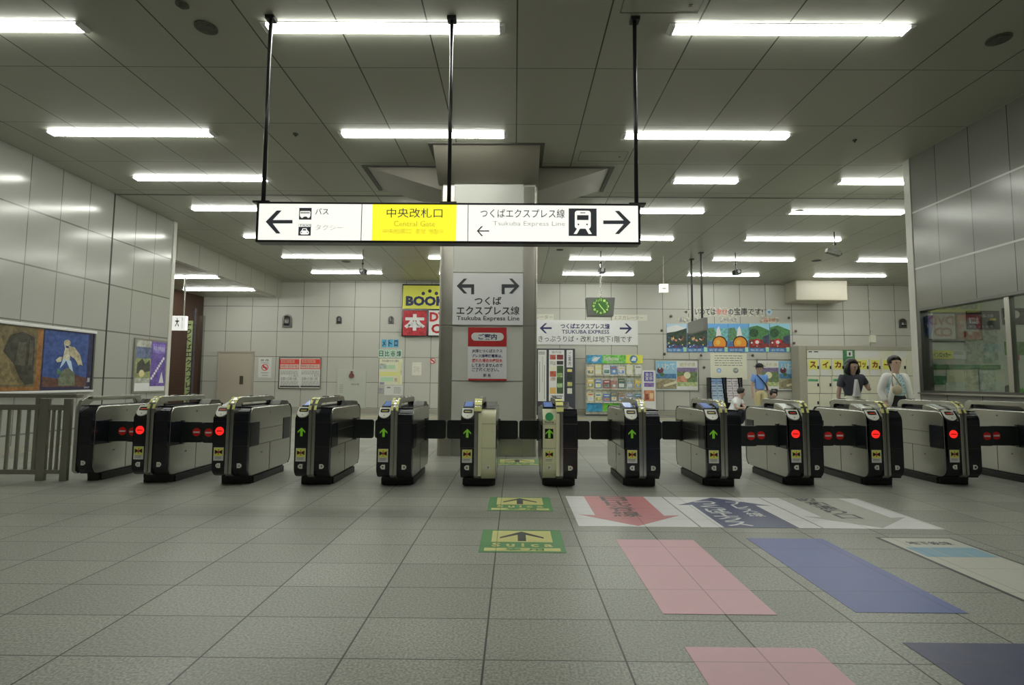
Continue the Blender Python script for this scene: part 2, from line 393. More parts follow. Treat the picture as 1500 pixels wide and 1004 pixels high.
# ------------------------------------------------------------------ room shell
H = 4.83
XL, XR = -7.9, 6.35
def shell():
    bm = bmesh.new(); box(bm, -16, -6, -.2, 16, 19.6, 0); struct('floor', bm, m_floor)
    bm = bmesh.new(); box(bm, -8.6, -6, H, 16, 19.6, H + .2); struct('ceiling', bm, m_ceil)
    m_low = panel_mat('low_ceiling_panels', (.42, .44, .34, 1), (.05, .05, .035, 1), 'X', 'Y', -9.1, .916, 5.854, 1.337, w=.012, vw=.009, rough=.2)
    bm = bmesh.new(); box(bm, -16, 11.6, 4.2, -8.75, 19.6, 4.4); struct('ceiling_low', bm, m_low)
    bm = bmesh.new(); box(bm, -8.75, 11.95, 4.2, -8.6, 19.1, H); struct('trim_bulkhead', bm, m_bulk)
    bm = bmesh.new(); box(bm, -16, 19.1, 0, 16, 19.6, H + .2); struct('wall_back', bm, m_back)
    bm = bmesh.new(); box(bm, XL - .7, -6, 0, XL, 11.95, H); struct('wall_left', bm, m_left)
    bm = bmesh.new(); box(bm, -16, -6.4, 0, 16, -6, H + .2); struct('wall_front', bm, m_white)
    bm = bmesh.new(); box(bm, -16, 11.5, 0, -8.6, 11.7, 4.2); struct('wall_corner', bm, m_white)
    bm = bmesh.new(); box(bm, -11.75, 11.7, 0, -11.45, 19.1, 4.2); struct('wall_brown', bm, m_brown)
    bm = bmesh.new(); box(bm, -11.45, 18.98, 0, -11.36, 19.1, 3.5); struct('trim_brown_wall', bm, m_steel)
    bm = bmesh.new(); box(bm, 14.7, 8.38, 0, 15, 19.1, H); struct('wall_far_right', bm, m_white)
    # wide joint of the left wall, its corner cover and the rails of the panels
    bm = bmesh.new(); box(bm, XL, 10.055, 0, XL + .004, 10.08, H); struct('trim_left_joint', bm, m_dark)
    bm = bmesh.new(); box(bm, XL - .02, 11.86, 0, XL + .02, 11.97, H); struct('trim_left_corner', bm, m_white, bevel=.006)
    # expansion joint of the ceiling
    bm = bmesh.new(); box(bm, -8.6, 10.09, H - .006, 14.7, 10.14, H + .01); struct('trim_ceiling_joint', bm, mat('joint_strip', (.12, .12, .1, 1), .4))
    # right wall with its window opening: y 3.2..8.25, z 1.07..2.38
    bm = bmesh.new()
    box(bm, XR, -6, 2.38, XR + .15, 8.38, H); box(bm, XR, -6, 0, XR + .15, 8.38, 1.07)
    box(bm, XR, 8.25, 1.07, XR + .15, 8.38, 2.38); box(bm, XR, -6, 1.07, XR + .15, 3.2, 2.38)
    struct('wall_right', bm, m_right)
    bm = bmesh.new(); box(bm, XR - .012, 8.262, 0, XR + .16, 8.395, H); struct('trim_right_corner', bm, m_white, bevel=.004)
    w = bmesh.new()
    box(w, XR - .01, 3.2, 1.07, XR + .16, 8.25, 1.1); box(w, XR - .01, 3.2, 2.34, XR + .16, 8.25, 2.38); box(w, XR - .01, 8.19, 1.1, XR + .16, 8.25, 2.34)
    f = struct('window_1', w, m_steel_dark)
    w = bmesh.new(); box(w, XR + .02, 6.74, 1.1, XR + .09, 6.81, 2.34); obj('mullion', w, m_steel, f)
    w = bmesh.new(); box(w, XR + .05, 3.2, 1.1, XR + .056, 8.19, 2.34); obj('pane', w, m_glass, f)
    w = bmesh.new(); box(w, XR - .05, 3.2, 1.045, XR + .02, 8.26, 1.07); obj('window_sill', w, m_steel, f)
    # office behind the window
    m_off = mat('office_wall', (.7, .73, .65, 1), .5)
    bm = bmesh.new(); box(bm, XR + .15, 8.3, 0, 14.7, 8.38, H); struct('wall_office_back', bm, m_off)
    bm = bmesh.new(); box(bm, 9.6, 1.5, 0, 9.7, 8.3, H); struct('wall_office_side', bm, m_off)
    bm = bmesh.new(); box(bm, XR + .15, 1.4, 0, 9.7, 1.5, H); struct('wall_office_front', bm, m_off)
    bm = bmesh.new(); box(bm, XR + .15, 1.5, 2.9, 9.6, 8.3, 3.0); struct('ceiling_office', bm, m_white)
    # baseboards
    bm = bmesh.new(); box(bm, -11.4, 19.05, 0, 10.3, 19.1, .17); struct('baseboard_back', bm, m_trim)
    bm = bmesh.new(); box(bm, XL, -6, 0, XL + .015, 11.95, .12); struct('baseboard_left', bm, m_trim)
    bm = bmesh.new(); box(bm, XR - .015, -6, 0, XR, 8.26, .12); struct('baseboard_right', bm, m_trim)
    # service door in the back wall
    f = back(19.1)
    (u0, v1), (u1, _) = f.at(322, 517), f.at(371, 517)
    bm = bmesh.new(); f.rectuv(bm, u0 - .06, 0, u0, v1 + .06, -.02, .05); f.rectuv(bm, u1, 0, u1 + .06, v1 + .06, -.02, .05); f.rectuv(bm, u0, v1, u1, v1 + .06, -.02, .05)
    d = struct('door_1', bm, mat('door_frame_paint', (.45, .42, .35, 1), .45))
    bm = bmesh.new(); f.rectuv(bm, u0, .02, u1, v1, -.01, .025); obj('door_leaf', bm, m_doorpaint, d)
    bm = bmesh.new(); f.rect(bm, 352, 551, 356.5, 563, .025, .04); f.rect(bm, 353.6, 554, 355, 560, .04, .06)
    obj('door_handle', bm, m_steel, d)
shell()

# ------------------------------------------------------------------ ceiling lights
def make_lamp(L=2.5, h=H):
    t = thing('ceiling_light', 'tube light', 'light')
    w = .078
    bm = bmesh.new(); box(bm, -L / 2, -w, -.006, L / 2, w, 0); obj('housing', bm, m_lampwhite, t, local=True)
    bm = bmesh.new()
    for y in (-.035, .035):
        tube(bm, [(-L / 2 + .06, y, 0), (L / 2 - .06, y, 0)], .034, 12)
    bmesh.ops.scale(bm, vec=(1, 1, .42), verts=bm.verts); bmesh.ops.translate(bm, vec=(0, 0, -.02), verts=bm.verts)
    obj('fluorescent_tube', bm, m_tube, t, smooth=False, local=True)
    for s in (-1, 1):
        bm = bmesh.new(); prism(bm, [(s * L / 2, 0), (s * L / 2, -.012), (s * (L / 2 - .03), -.035), (s * (L / 2 - .06), -.035), (s * (L / 2 - .06), 0)], -w * .9, w * .9, 'y')
        obj('lamp_holder', bm, m_lampwhite, t, local=True)
    return t
def dup(root, loc, rz=0, label=None, group=None):
    r = root.copy(); COL.objects.link(r); r.location = loc; r.rotation_euler = (0, 0, rz)
    if label: r['label'] = label
    if group: r['group'] = group
    for ch in list(root.children):
        c = ch.copy(); COL.objects.link(c); c.parent = r
        for g in ch.children:
            d = g.copy(); COL.objects.link(d); d.parent = c
    return r
def lamps():
    proto = make_lamp(); first = [True]; G = 'fluorescent tube lights on the ceiling'
    cols = [(-5.7, 'over the left side'), (-1.37, 'just left of the middle'), (2.8, 'right of the middle'), (7.02, 'over the right side'), (11.27, 'at the far right')]
    rows = [(5.15, 'nearest row'), (7.5, 'second row'), (9.25, 'third row'), (10.95, 'fourth row'), (13.1, 'fifth row'), (15.3, 'sixth row'), (17.55, 'farthest row'), (2.75, 'row overhead')]
    def put(x, y, z, label):
        if first[0]:
            proto.location = (x, y, z); proto['label'] = label; proto['group'] = G; first[0] = False
        else: dup(proto, (x, y, z), 0, label, G)
    for ri, (y, rn) in enumerate(rows):
        for ci, (x, cn) in enumerate(cols):
            if y < 8.3 and ci > 2: continue
            if y < 5 and ci == 0: continue
            if ri == 2 and ci in (1, 2): continue
            if ri in (2, 3) and ci == 4: continue
            put(x, y, H, 'tube light %s, %s of ceiling lights' % (cn, rn))
    put(-9.95, 15.3, 4.2, 'nearer tube light on the low ceiling left of the bulkhead')
    put(-9.95, 17.45, 4.2, 'farther tube light on the low ceiling left of the bulkhead')
    h = make_lamp(1.25); h.location = (3.42, 9.25, H); tag(h, 'short half-length tube light right of the pillar, third row', 'light', G)
    o = make_lamp(1.25); o.location = (7.9, 5.8, 2.9); tag(o, 'short tube light on the office ceiling behind the window', 'light', G)
lamps()

# ------------------------------------------------------------------ pillar with its sloping head
def pillar():
    x0, x1, y0, y1 = -1.235, .361, 8.45, 10.0
    s = .225; zt = 4.45
    bm = bmesh.new(); box(bm, x0 + .03, y0 + .03, 0, x1 - .03, y1 - .03, H)
    p = obj('wall_pillar', bm, m_cream_wall); p['kind'] = 'structure'
    for nm, zs in (('pillar_panel', [(.31, 1.185), (1.2, 2.095), (2.11, 2.955), (2.97, H)]), ('pillar_panel', [(.0, .295)])):
        for a, b in zs:
            bm = bmesh.new(); box(bm, x0 + s, y0 + .008, a, x1 - s, y0 + .04, b)
            obj('pillar_panel', bm, m_cream_wall if a > 0 else m_steel, p, bevel=.003)
    for (a, b) in ((x0, x0 + s), (x1 - s, x1)):
        for z0, z1 in ((0, 2.095), (2.1, 4.4)):
            bm = bmesh.new()
            pts = round_rect(a, y0, b, y1, .06, 4, (a == x0, b == x1, b == x1, a == x0))
            prism(bm, pts, z0, z1, 'z'); obj('corner_cover', bm, m_steel_pillar, p, smooth=False)
    # sloping arms of the pillar head
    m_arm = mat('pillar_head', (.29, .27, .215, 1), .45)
    m_arm2 = mat('pillar_neck', (.6, .6, .53, 1), .4)
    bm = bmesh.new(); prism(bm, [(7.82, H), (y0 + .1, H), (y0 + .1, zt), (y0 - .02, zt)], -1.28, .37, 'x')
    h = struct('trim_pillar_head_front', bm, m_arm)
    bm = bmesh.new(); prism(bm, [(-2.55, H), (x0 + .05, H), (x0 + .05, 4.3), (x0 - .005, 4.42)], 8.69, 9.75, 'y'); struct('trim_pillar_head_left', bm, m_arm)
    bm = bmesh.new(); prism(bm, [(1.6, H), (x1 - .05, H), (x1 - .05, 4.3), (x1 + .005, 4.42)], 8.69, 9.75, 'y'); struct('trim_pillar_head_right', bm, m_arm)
    bm = bmesh.new()
    for (a, b, c, d) in ((-1.35, 7.77, .44, 7.82), (-1.35, 7.82, -1.28, 8.64), (.37, 7.82, .44, 8.64), (-2.62, 8.64, -1.28, 8.69), (.37, 8.64, 1.67, 8.69), (-2.62, 8.69, -2.55, 9.8), (1.6, 8.69, 1.67, 9.8)):
        box(bm, a, b, H - .012, c, d, H + .01)
    struct('trim_pillar_head_edge', bm, mat('head_edge', (.10, .095, .08, 1), .5))
    f = back(y0)
    # direction sign on the pillar
    (u0, v1), (u1, v0) = f.at(664, 401), f.at(766, 477)
    t = thing('wall_sign', 'white direction sign with two bent arrows on the front of the pillar', 'sign', (f.pt((u0 + u1) / 2, v0)[0], y0, v0))
    bm = bmesh.new(); f.rectuv(bm, u0, v0, u1, v1, 0, .03); obj('sign_board', bm, mat('sign_white', C(185, 190, 190, .54), .4), t, bevel=.003)
    bm = bmesh.new()
    q = lambda x, y: (640 + x / 4.02, 350 + y / 4.02)
    def poly(pts): f.poly(bm, [q(*p) for p in pts], .03, .034)
    poly([(118, 280), (160, 237), (179, 237), (148, 270), (220, 270), (220, 328), (203, 328), (203, 290), (148, 290), (179, 324), (160, 324)])
    poly([(486, 280), (444, 237), (425, 237), (456, 270), (382, 270), (382, 328), (399, 328), (399, 290), (456, 290), (425, 324), (444, 324)])
    pieces('arrow', bm, m_inkgrey, t)
    bm = bmesh.new(); text_px(bm, f, 'つくば', *q(222, 343), *q(380, 392), n=.033, bold=.018); lettering('lettering', bm, m_inkgrey, t); bm = bmesh.new()
    text_px(bm, f, 'エクスプレス', *q(117, 400), *q(430, 448), n=.033, bold=.018); text_px(bm, f, '線', *q(434, 400), *q(486, 450), n=.033, bold=.008)
    lettering('lettering', bm, m_inkgrey, t); bm = bmesh.new(); text_px(bm, f, 'Tsukuba Express Line', *q(117, 458), *q(486, 488), n=.033, bold=.01)
    lettering('lettering', bm, m_inkgrey, t)
    # notice below
    (u0, v1), (u1, v0) = f.at(686, 480), f.at(742, 558)
    t = thing('notice_board', 'red and white Japanese notice below the direction sign on the pillar', 'notice', ((u0 + u1) / 2, y0, v0))
    bm = bmesh.new(); f.rectuv(bm, u0, v0, u1, v1, 0, .02); obj('notice_sheet', bm, mat('notice_white', C(185, 195, 198, .54), .4), t)
    bm = bmesh.new(); f.rect(bm, 686, 480, 742, 508, .02, .024); f.rect(bm, 686, 555, 742, 558, .02, .024); pieces('red_band', bm, m_redd, t)
    bm = bmesh.new(); (a, b), (c, d) = f.at(690.5, 499.5), f.at(738, 488)
    f.polyuv(bm, round_rect(a, b, c, d, (d - b) / 2 - .001), .024, .027); obj('title_plate', bm, m_paper, t)
    bm = bmesh.new(); text_px(bm, f, 'ご案内', 701, 489.5, 728, 498, n=.029, bold=.02)
    lines = [('JR線とつくばエクス', 512, 517.5), ('プレス線最終電車は、', 519.5, 524), ('遅れた場合の接続を', 526, 531), ('しておりませんので', 533, 538), ('ご了承ください。', 539.5, 544.5)]
    for s_, a, b in lines: lettering('lettering', bm, [m_navy, m_red], t); bm = bmesh.new(); text_px(bm, f, s_, 691.5, a, 736 if s_[0] != 'ご' else 731, b, n=.022, bold=.02, mi=1 if s_[0] == '遅' else 0)
    lettering('lettering', bm, [m_navy, m_red], t); bm = bmesh.new(); text_px(bm, f, '駅 長', 708, 548, 719, 552.5, n=.022, bold=.01)
    lettering('lettering', bm, [m_navy, m_red], t)
pillar()

# ------------------------------------------------------------------ big hanging sign
def hanging_sign():
    Yf = 4.95; f = back(Yf)
    t = thing('hanging_sign', 'long lit white and yellow direction sign hung on three poles from the ceiling', 'sign', (-.65, 5.0, H))
    (u0, v1), (u1, v0) = f.at(380, 298.5), f.at(935, 355)
    x0, x1, z0, z1 = u0 - .022, u1 + .022, v0 - .022, v1 + .018
    bm = bmesh.new()
    box(bm, x0, Yf - .01, z0, x1, Yf + .12, v0); box(bm, x0, Yf - .01, v1, x1, Yf + .12, z1); box(bm, x0, Yf - .01, v0, u0, Yf + .12, v1); box(bm, u1, Yf - .01, v0, x1, Yf + .12, v1)
    obj('sign_frame', bm, m_pole, t, bevel=.006)
    bm = bmesh.new(); box(bm, u0, Yf + .02, v0, u1, Yf + .12, v1); obj('sign_back', bm, m_pole, t)
    m_sw = mat('lit_white_panel', (.8, .8, .76, 1), .4, emit=.85, emit_color=(1, 1, .93, 1))
    m_sy = mat('lit_yellow_panel', (.8, .75, .05, 1), .4, emit=.9, emit_color=(1, .93, .03, 1))
    yl, yr = f.at(545, 330)[0], f.at(668.5, 330)[0]
    bm = bmesh.new()
    f.rectuv(bm, u0, v0, yl, v1, -.01, 0); f.rectuv(bm, yr, v0, u1, v1, -.01, 0); obj('lit_panel', bm, m_sw, t)
    bm = bmesh.new(); f.rectuv(bm, yl, v0, yr, v1, -.01, 0); y = obj('lit_panel', bm, m_sy, t); y['label'] = 'yellow lit panel'
    bm = bmesh.new()
    for px in (529.5, 685.5):
        a = f.at(px, 330)[0]; f.rectuv(bm, a - .003, v0, a + .003, v1, 0, .004)
    pieces('panel_divider', bm, m_pole, t)
    L = lambda x, y: (370 + x / 5.172, 280 + y / 5.172); R = lambda x, y: (650 + x / 5, 280 + y / 5)
    m_g = mat('sign_charcoal', (.03, .035, .04, 1), .5, emit=.04, emit_color=(.5, .55, .6, 1))
    bm = bmesh.new()
    f.poly(bm, [L(*p) for p in [(100, 233), (184, 148), (220, 148), (153, 220), (303, 220), (303, 246), (153, 246), (212, 322), (180, 322)]], 0, .003)
    f.poly(bm, [R(*p) for p in [(1370, 230), (1285, 146), (1254, 146), (1318, 216), (1168, 216), (1168, 242), (1318, 242), (1254, 315), (1285, 315)]], 0, .003)
    f.poly(bm, [R(*p) for p in [(243, 293), (276, 258), (288, 258), (258, 289), (333, 289), (333, 297), (258, 297), (288, 330), (276, 330)]], 0, .003)
    pieces('arrow', bm, m_g, t)
    bm = bmesh.new(); f.rect(bm, *L(355, 128), *L(445, 217), 0, .003)
    ic = obj('pictogram', bm, m_g, t); ic['label'] = 'bus pictogram'
    bm = bmesh.new(); f.polyuv(bm, round_rect(*f.at(*L(360, 194)), *f.at(*L(440, 153)), .01), .003, .005)
    for x in (376, 424): f.polyuv(bm, circle(*f.at(*L(x, 194)), .014, 14), .003, .006)
    obj('bus_shape', bm, m_sw, ic)
    bm = bmesh.new()
    for x in range(367, 437, 10): f.rect(bm, *L(x, 160), *L(x + 6, 172), .006, .008)
    obj('bus_windows', bm, m_g, ic)
    bm = bmesh.new(); f.rect(bm, *L(350, 250), *L(440, 338), 0, .003)
    ic = obj('pictogram', bm, m_g, t); ic['label'] = 'taxi pictogram'
    bm = bmesh.new(); f.rect(bm, *L(352, 252), *L(438, 272), .003, .0045)
    f.polyuv(bm, round_rect(*f.at(*L(362, 330)), *f.at(*L(428, 302)), .015), .003, .005); f.poly(bm, [L(*p) for p in [(372, 304), (380, 284), (410, 284), (418, 304)]], .003, .005)
    obj('taxi_shape', bm, m_sw, ic)
    bm = bmesh.new(); text_px(bm, f, 'TAXI', *L(356, 255), *L(434, 270), n=.0055, bold=.01); lettering('taxi_lettering', bm, m_g, ic)
    bm = bmesh.new(); f.poly(bm, [L(*p) for p in [(380, 301), (385, 290), (405, 290), (410, 301)]], .005, .007)
    for x in (372, 418): f.polyuv(bm, circle(*f.at(*L(x, 314)), .006, 10), .005, .007)
    obj('taxi_details', bm, m_g, ic)
    bm = bmesh.new(); f.rect(bm, *R(915, 128), *R(1120, 330), 0, .003)
    ic = obj('pictogram', bm, m_g, t); ic['label'] = 'train pictogram'
    bm = bmesh.new(); f.polyuv(bm, round_rect(*f.at(*R(960, 276)), *f.at(*R(1076, 146)), .025), .003, .005)
    f.poly(bm, [R(*p) for p in [(952, 315), (978, 272), (1000, 272), (975, 315)]], .003, .005); f.poly(bm, [R(*p) for p in [(1084, 315), (1058, 272), (1036, 272), (1061, 315)]], .003, .005)
    obj('train_shape', bm, m_sw, ic)
    bm = bmesh.new(); f.rect(bm, *R(976, 178), *R(1060, 214), .005, .007); f.rect(bm, *R(1000, 158), *R(1036, 164), .005, .007)
    for x in (986, 1049): f.polyuv(bm, circle(*f.at(*R(x, 246)), .008, 12), .005, .007)
    obj('train_details', bm, m_g, ic)
    m_thin = mat('thin_lettering', (.05, .05, .05, 1), .5, emit=.03, emit_color=(1, 1, 1, 1))
    m_pale = mat('pale_lettering', (.3, .3, .28, 1), .5, emit=.3, emit_color=(1, 1, .9, 1))
    m_pale2 = mat('olive_lettering', (.3, .27, .03, 1), .5, emit=.3, emit_color=(1, .9, .1, 1))
    bm = bmesh.new()
    text_px(bm, f, 'バス', *L(475, 132), *L(578, 178), n=.003, bold=.008)
    lettering('lettering', bm, m_thin, t); bm = bmesh.new(); text_px(bm, f, '中央改札口', *L(1015, 132), *L(1440, 202), n=.003, bold=.006)
    lettering('lettering', bm, m_thin, t); bm = bmesh.new(); text_px(bm, f, 'つくばエクスプレス線', *R(268, 134), *R(886, 196), n=.003, bold=.004)
    lettering('lettering', bm, m_thin, t)
    bm = bmesh.new()
    text_px(bm, f, 'タクシー', *L(475, 256), *L(685, 298), n=.003)
    lettering('lettering', bm, m_pale, t); bm = bmesh.new(); text_px(bm, f, 'Tsukuba Express Line', *R(360, 224), *R(888, 264), n=.003)
    e = lettering('lettering', bm, m_pale, t); e['label'] = 'pale grey lettering'
    bm = bmesh.new()
    text_px(bm, f, 'Central Gate', *L(1070, 228), *L(1385, 268), n=.003); lettering('lettering', bm, m_pale2, t); bm = bmesh.new(); text_px(bm, f, '中央检票口  중앙 개찰구', *L(985, 288), *L(1450, 324), n=.003)
    e = lettering('lettering', bm, m_pale2, t); e['label'] = 'olive lettering on yellow'
    for x in (-2.47, -.652, 1.178):
        bm = bmesh.new(); tube(bm, [(x, 5.01, z1 - .01), (x, 5.01, H)], .02, 14); po = obj('pole', bm, m_pole, t, smooth=True)
        bm = bmesh.new(); box(bm, x - .045, 4.965, H - .035, x + .045, 5.055, H); obj('ceiling_flange', bm, m_pole, po)
        bm = bmesh.new(); box(bm, x - .08, 4.96, z1, x + .08, 5.06, z1 + .018); obj('mounting_plate', bm, m_pole, po)
hanging_sign()

# ------------------------------------------------------------------ ticket gates
BW = .2
def side_profile(y0, y1, z0, z1, r, rb=None):
    """outline in y-z: big radii at the four corners"""
    rb = rb or r; out = []
    for cx, cy, a0, q in ((y0 + rb, z0 + rb, PI, rb), (y1 - rb, z0 + rb, 1.5 * PI, rb), (y1 - r, z1 - r, 0, r), (y0 + r, z1 - r, .5 * PI, r)):
        for k in range(7):
            a = a0 + .5 * PI * k / 6; out.append((cx + q * math.cos(a), cy + q * math.sin(a)))
    return out
def gate(cx, fy, num_l, num_r, display='green', cream_left=False, cream_right=False, label='', xl=-BW, xr=BW, rib=True, left=True):
    t = thing('ticket_gate', label, 'ticket gate', (cx, fy, 0), 0, 'automatic ticket gates across the hall')
    def o(name, bm, m, parent=t, **kw): return obj(name, bm, m, parent, local=True, **kw)
    bm = bmesh.new(); box(bm, xl + .012, .2, 0, xr - .012, 1.0, .075); box(bm, xl + .03, .17, .0, xr - .03, 1.03, .05); o('plinth', bm, m_plinth, bevel=.006)
    bm = bmesh.new(); box(bm, xl + .03, .17, .05, xr - .03, 1.0, .12); o('plinth_neck', bm, m_plinth)
    # stainless body between the black ends
    bm = bmesh.new(); prism(bm, side_profile(.035, 1.13, .095, .875, .1), xl, xr, 'x'); o('body', bm, m_steel, bevel=.014, segs=3)
    # black front and rear shells
    def shell_part(a, b, m, name, chamfer=False):
        for rear in (0, 1):
            bm = bmesh.new()
            pts = side_profile(0, .3, .1, .88, .115) if not rear else [(1.165 - p[0], p[1]) for p in side_profile(0, .3, .1, .88, .1)]
            lim = .062
            if chamfer and not rear: pts = [p for p in pts if not (p[1] > .77 and p[0] < .125)] + [(.085, .884), (0, .768)]; lim = .13
            q = [(min(p[0], lim) if not rear else max(p[0], 1.165 - lim), p[1]) for p in pts]
            # keep the rounded nose, cut flat behind, and let the top run back as a strip
            prism(bm, q, a, b, 'x'); o(name + ('_rear' if rear else '_front'), bm, m if not rear else m_black, bevel=.005)
    ribl, ribr = (-.045, .035) if rib else (xl, xl + .03)
    if left: shell_part(xl + .004, ribl, m_cream if cream_left else m_black, 'left_shell', True)
    shell_part(ribr, xr - .004, m_cream if cream_right else m_black, 'right_shell')
    # top deck strips
    bm = bmesh.new(); box(bm, xl + .02, .1, .868, xr - .02, 1.06, .884); o('top_deck', bm, m_black, bevel=.004)
    # centre rib that rises and runs back as the hood
    bm = bmesh.new()
    outer = [(-.012, .13), (.0, .11)]
    if rib:
        pts = [(-.014, .14), (.03, .105), (.06, .105), (.06, .80)]
        fr = [( .15, .80), (.15, .90), (.17, .92), (.20, .928), (.88, .928), (.915, .915), (.92, .86), (1.0, .86), (.995, .94), (.96, .98), (.91, .992), (.14, .992)]
        arc = [(.14 - .154 * math.sin(a), .82 + .172 * math.cos(a)) for a in [PI / 2 * k / 8 for k in range(1, 9)]]
        prism(bm, pts[::1] + fr + arc, -.045, .035, 'x'); r = o('hood', bm, m_steel, bevel=.006)
        bm = bmesh.new(); prism(bm, [(.2, .88), (.2, .9), (.86, .9), (.86, .88)], -.03, .02, 'x'); o('hood_core', bm, m_black)
        bm = bmesh.new(); prism(bm, [(-.006, .13), (-.02, .15), (-.02, .86), (-.006, .84)], -.006, .0, 'x'); o('rib_seam', bm, m_steel_dark)
        # yellow reflector stickers over the nose of the hood
        bm = bmesh.new()
        for a0, a1 in ((.15, .45), (.6, .9), (1.05, 1.35)):
            for (xa, xb) in ((-.047, -.02), (.012, .037)) if not (cream_right or cream_left) else ((-.047, .037),):
                A = [(.14 - q * math.sin(a), .82 + (q + .018) * math.cos(a)) for q, a in ((.150, a0), (.158, a0), (.158, a1), (.150, a1))]
                prism(bm, A, xa, xb, 'x')
        pieces('yellow_sticker', bm, m_yellowpale, t, local=True)
        if cream_right or cream_left:
            bm = bmesh.new(); xa, xb = (-.005, .036) if cream_right else (-.046, -.005)
            prism(bm, [(-.0165, .14), (-.0165, .8), (-.01, .86), (.0, .84), (.0, .14)], xa, xb, 'x'); o('cream_rib_cover', bm, m_cream, bevel=.003)
        bm = bmesh.new()
        for y in (.4, .8): prism(bm, [(y - .05, .99), (y - .035, 1.003), (y + .035, 1.003), (y + .05, .99)], -.03, .02, 'x')
        o('passage_sensor', bm, m_steel_dark)
    else:
        prism(bm, [(-.012, .14), (.03, .105), (.06, .105), (.06, .8), (.15, .90), (.2, .93), (.88, .93), (.92, .86), (1.0, .86), (.99, .95), (.93, .985), (.12, .985), (.03, .94), (-.012, .84)], xl - .012, xl + .03, 'x')
        o('hood', bm, m_steel, bevel=.005)
        bm = bmesh.new(); prism(bm, [(.14, .984), (.14, .95), (.85, .95), (.95, .965), (.92, .984)], xl - .01, xl + .06, 'x'); o('hood_top', bm, m_steel, bevel=.004)
    # side panel seams, locks, flap wells on both sides
    bm = bmesh.new(); lk = bmesh.new(); wl = bmesh.new(); gl = bmesh.new()
    for s, X in ((-1, xl), (1, xr)):
        a, b = (X - .002, X + .001) if s < 0 else (X - .001, X + .002)
        box(bm, a, .26, .612, b, .9, .617); box(bm, a, .06, .435, b, 1.12, .44); box(bm, a, .545, .105, b, .549, .435); box(bm, a, .26, .44, b, .264, .7)
        for y, z in ((.52, .8), (.34, .335)):
            a2, b2 = (X - .004, X) if s < 0 else (X, X + .004)
            prism(lk, [(y - .018, z), (y, z + .013), (y + .018, z), (y, z - .006)], a2, b2, 'x')
        a3, b3 = (X - .006, X) if s < 0 else (X, X + .006)
        for y0, y1 in ((.045, .25), (.9, 1.1)): box(wl, a3, y0, .43, b3, y1, .705)
    o('panel_seam', bm, m_dark); pieces('lock', lk, m_steel_dark, t, local=True); pieces('flap_well', wl, m_black, t, local=True, bevel=.003)
    # rear reader for the other direction
    bm = bmesh.new(); prism(bm, [(.8, .875), (.86, .935), (1.04, .925), (1.1, .88), (1.1, .86), (.8, .86)], max(.045, xl + .04), xr - .015, 'x'); o('rear_reader', bm, m_steel_dark, bevel=.006)
    if left:
        # front fare reader: rounded light face on a slope, display and pad
        f = Face((-.123, -.004, .775), (1, 0, 0), Vector((0, .085, .11)).normalized(), Vector((0, -.11, .085)).normalized())
        bm = bmesh.new()
        pts = [(-.068, .06), (-.068, .14), (.068, .14), (.068, .06)] + [(.068 * math.cos(a), .06 - .062 * math.sin(a)) for a in [PI * k / 12 for k in range(1, 12)]]
        f.polyuv(bm, pts, -.03, .006)
        if not cream_left:
            rd = o('reader_face', bm, m_reader, bevel=.004)
            bm = bmesh.new(); f.polyuv(bm, round_rect(-.05, .07, .05, .118, .012, 3), .006, .009); o('reader_display', bm, m_black, rd)
            bm = bmesh.new(); f.rectuv(bm, -.034, .085, .034, .094, .009, .0105); o('display_text', bm, mat('amber_text', C(150, 140, 60), .5, emit=.1) if display == 'green' else mat('red_text', C(190, 60, 30), .5, emit=.15), rd)
            bm = bmesh.new(); f.polyuv(bm, circle(0, .03, .006, 8), .006, .009); o('reader_lamp', bm, m_steel_dark, rd)
        else: bm.free()
        # touch pad rising behind it
        bm = bmesh.new(); prism(bm, [(.12, .875), (.135, .898), (.34, .952), (.37, .93), (.38, .875)], -.185, -.062, 'x'); pd = o('touch_pad', bm, m_steel if display == 'red' else m_black, bevel=.006)
        bm = bmesh.new(); prism(bm, [(.15, .9025), (.15, .906), (.32, .952), (.32, .948)], -.172, -.075, 'x'); o('pad_screen', bm, m_bluescreen if display == 'green' else mat('pad_screen_grey', C(150, 155, 150), .2), pd)
        # display light
        f = Face((-.122, 0, 0), (1, 0, 0), (0, 0, 1), (0, -1, 0))
        if cream_left:
            bm = bmesh.new(); f.rectuv(bm, -.05, .555, .045, .665, 0, .002); o('display_window', bm, m_black)
        if display == 'green':
            bm = bmesh.new(); f.polyuv(bm, [(0, .66), (.042, .618), (.042, .6), (.013, .628), (.013, .563), (-.013, .563), (-.013, .628), (-.042, .6), (-.042, .618)], .0015, .005)
            o('green_arrow', bm, m_lightgreen)
        else:
            bm = bmesh.new(); f.polyuv(bm, circle(0, .613, .047, 24), .0, .004); d = o('red_light', bm, m_lightred)
            bm = bmesh.new()
            for k in range(5): f.rectuv(bm, -.03 + k * .0125, .606, -.02 + k * .0125, .619, .004, .0055)
            o('light_lettering', bm, mat('dark_red_mark', (.25, .01, .01, 1), .5), d)
        # warning sticker
        bm = bmesh.new(); f.rectuv(bm, -.056, .284, .056, .43, 0, .002)
        s = o('warning_sticker', bm, m_paper if not cream_left else m_cream)
        bm = bmesh.new(); f.rectuv(bm, -.05, .335, .05, .426, .002, .003) if not cream_left else f.rectuv(bm, -.045, .345, .045, .42, .002, .003); o('yellow_field', bm, m_yellow, s)
        bm = bmesh.new()
        for q in (-1, 1): f.polyuv(bm, [(q * .008, .372), (q * .042, .356), (q * .042, .404), (q * .008, .388)], .003, .004)
        f.polyuv(bm, [(-.003, .35), (.003, .35), (.003, .412), (-.003, .412)], .003, .004)
        o('flap_symbol', bm, m_ink, s)
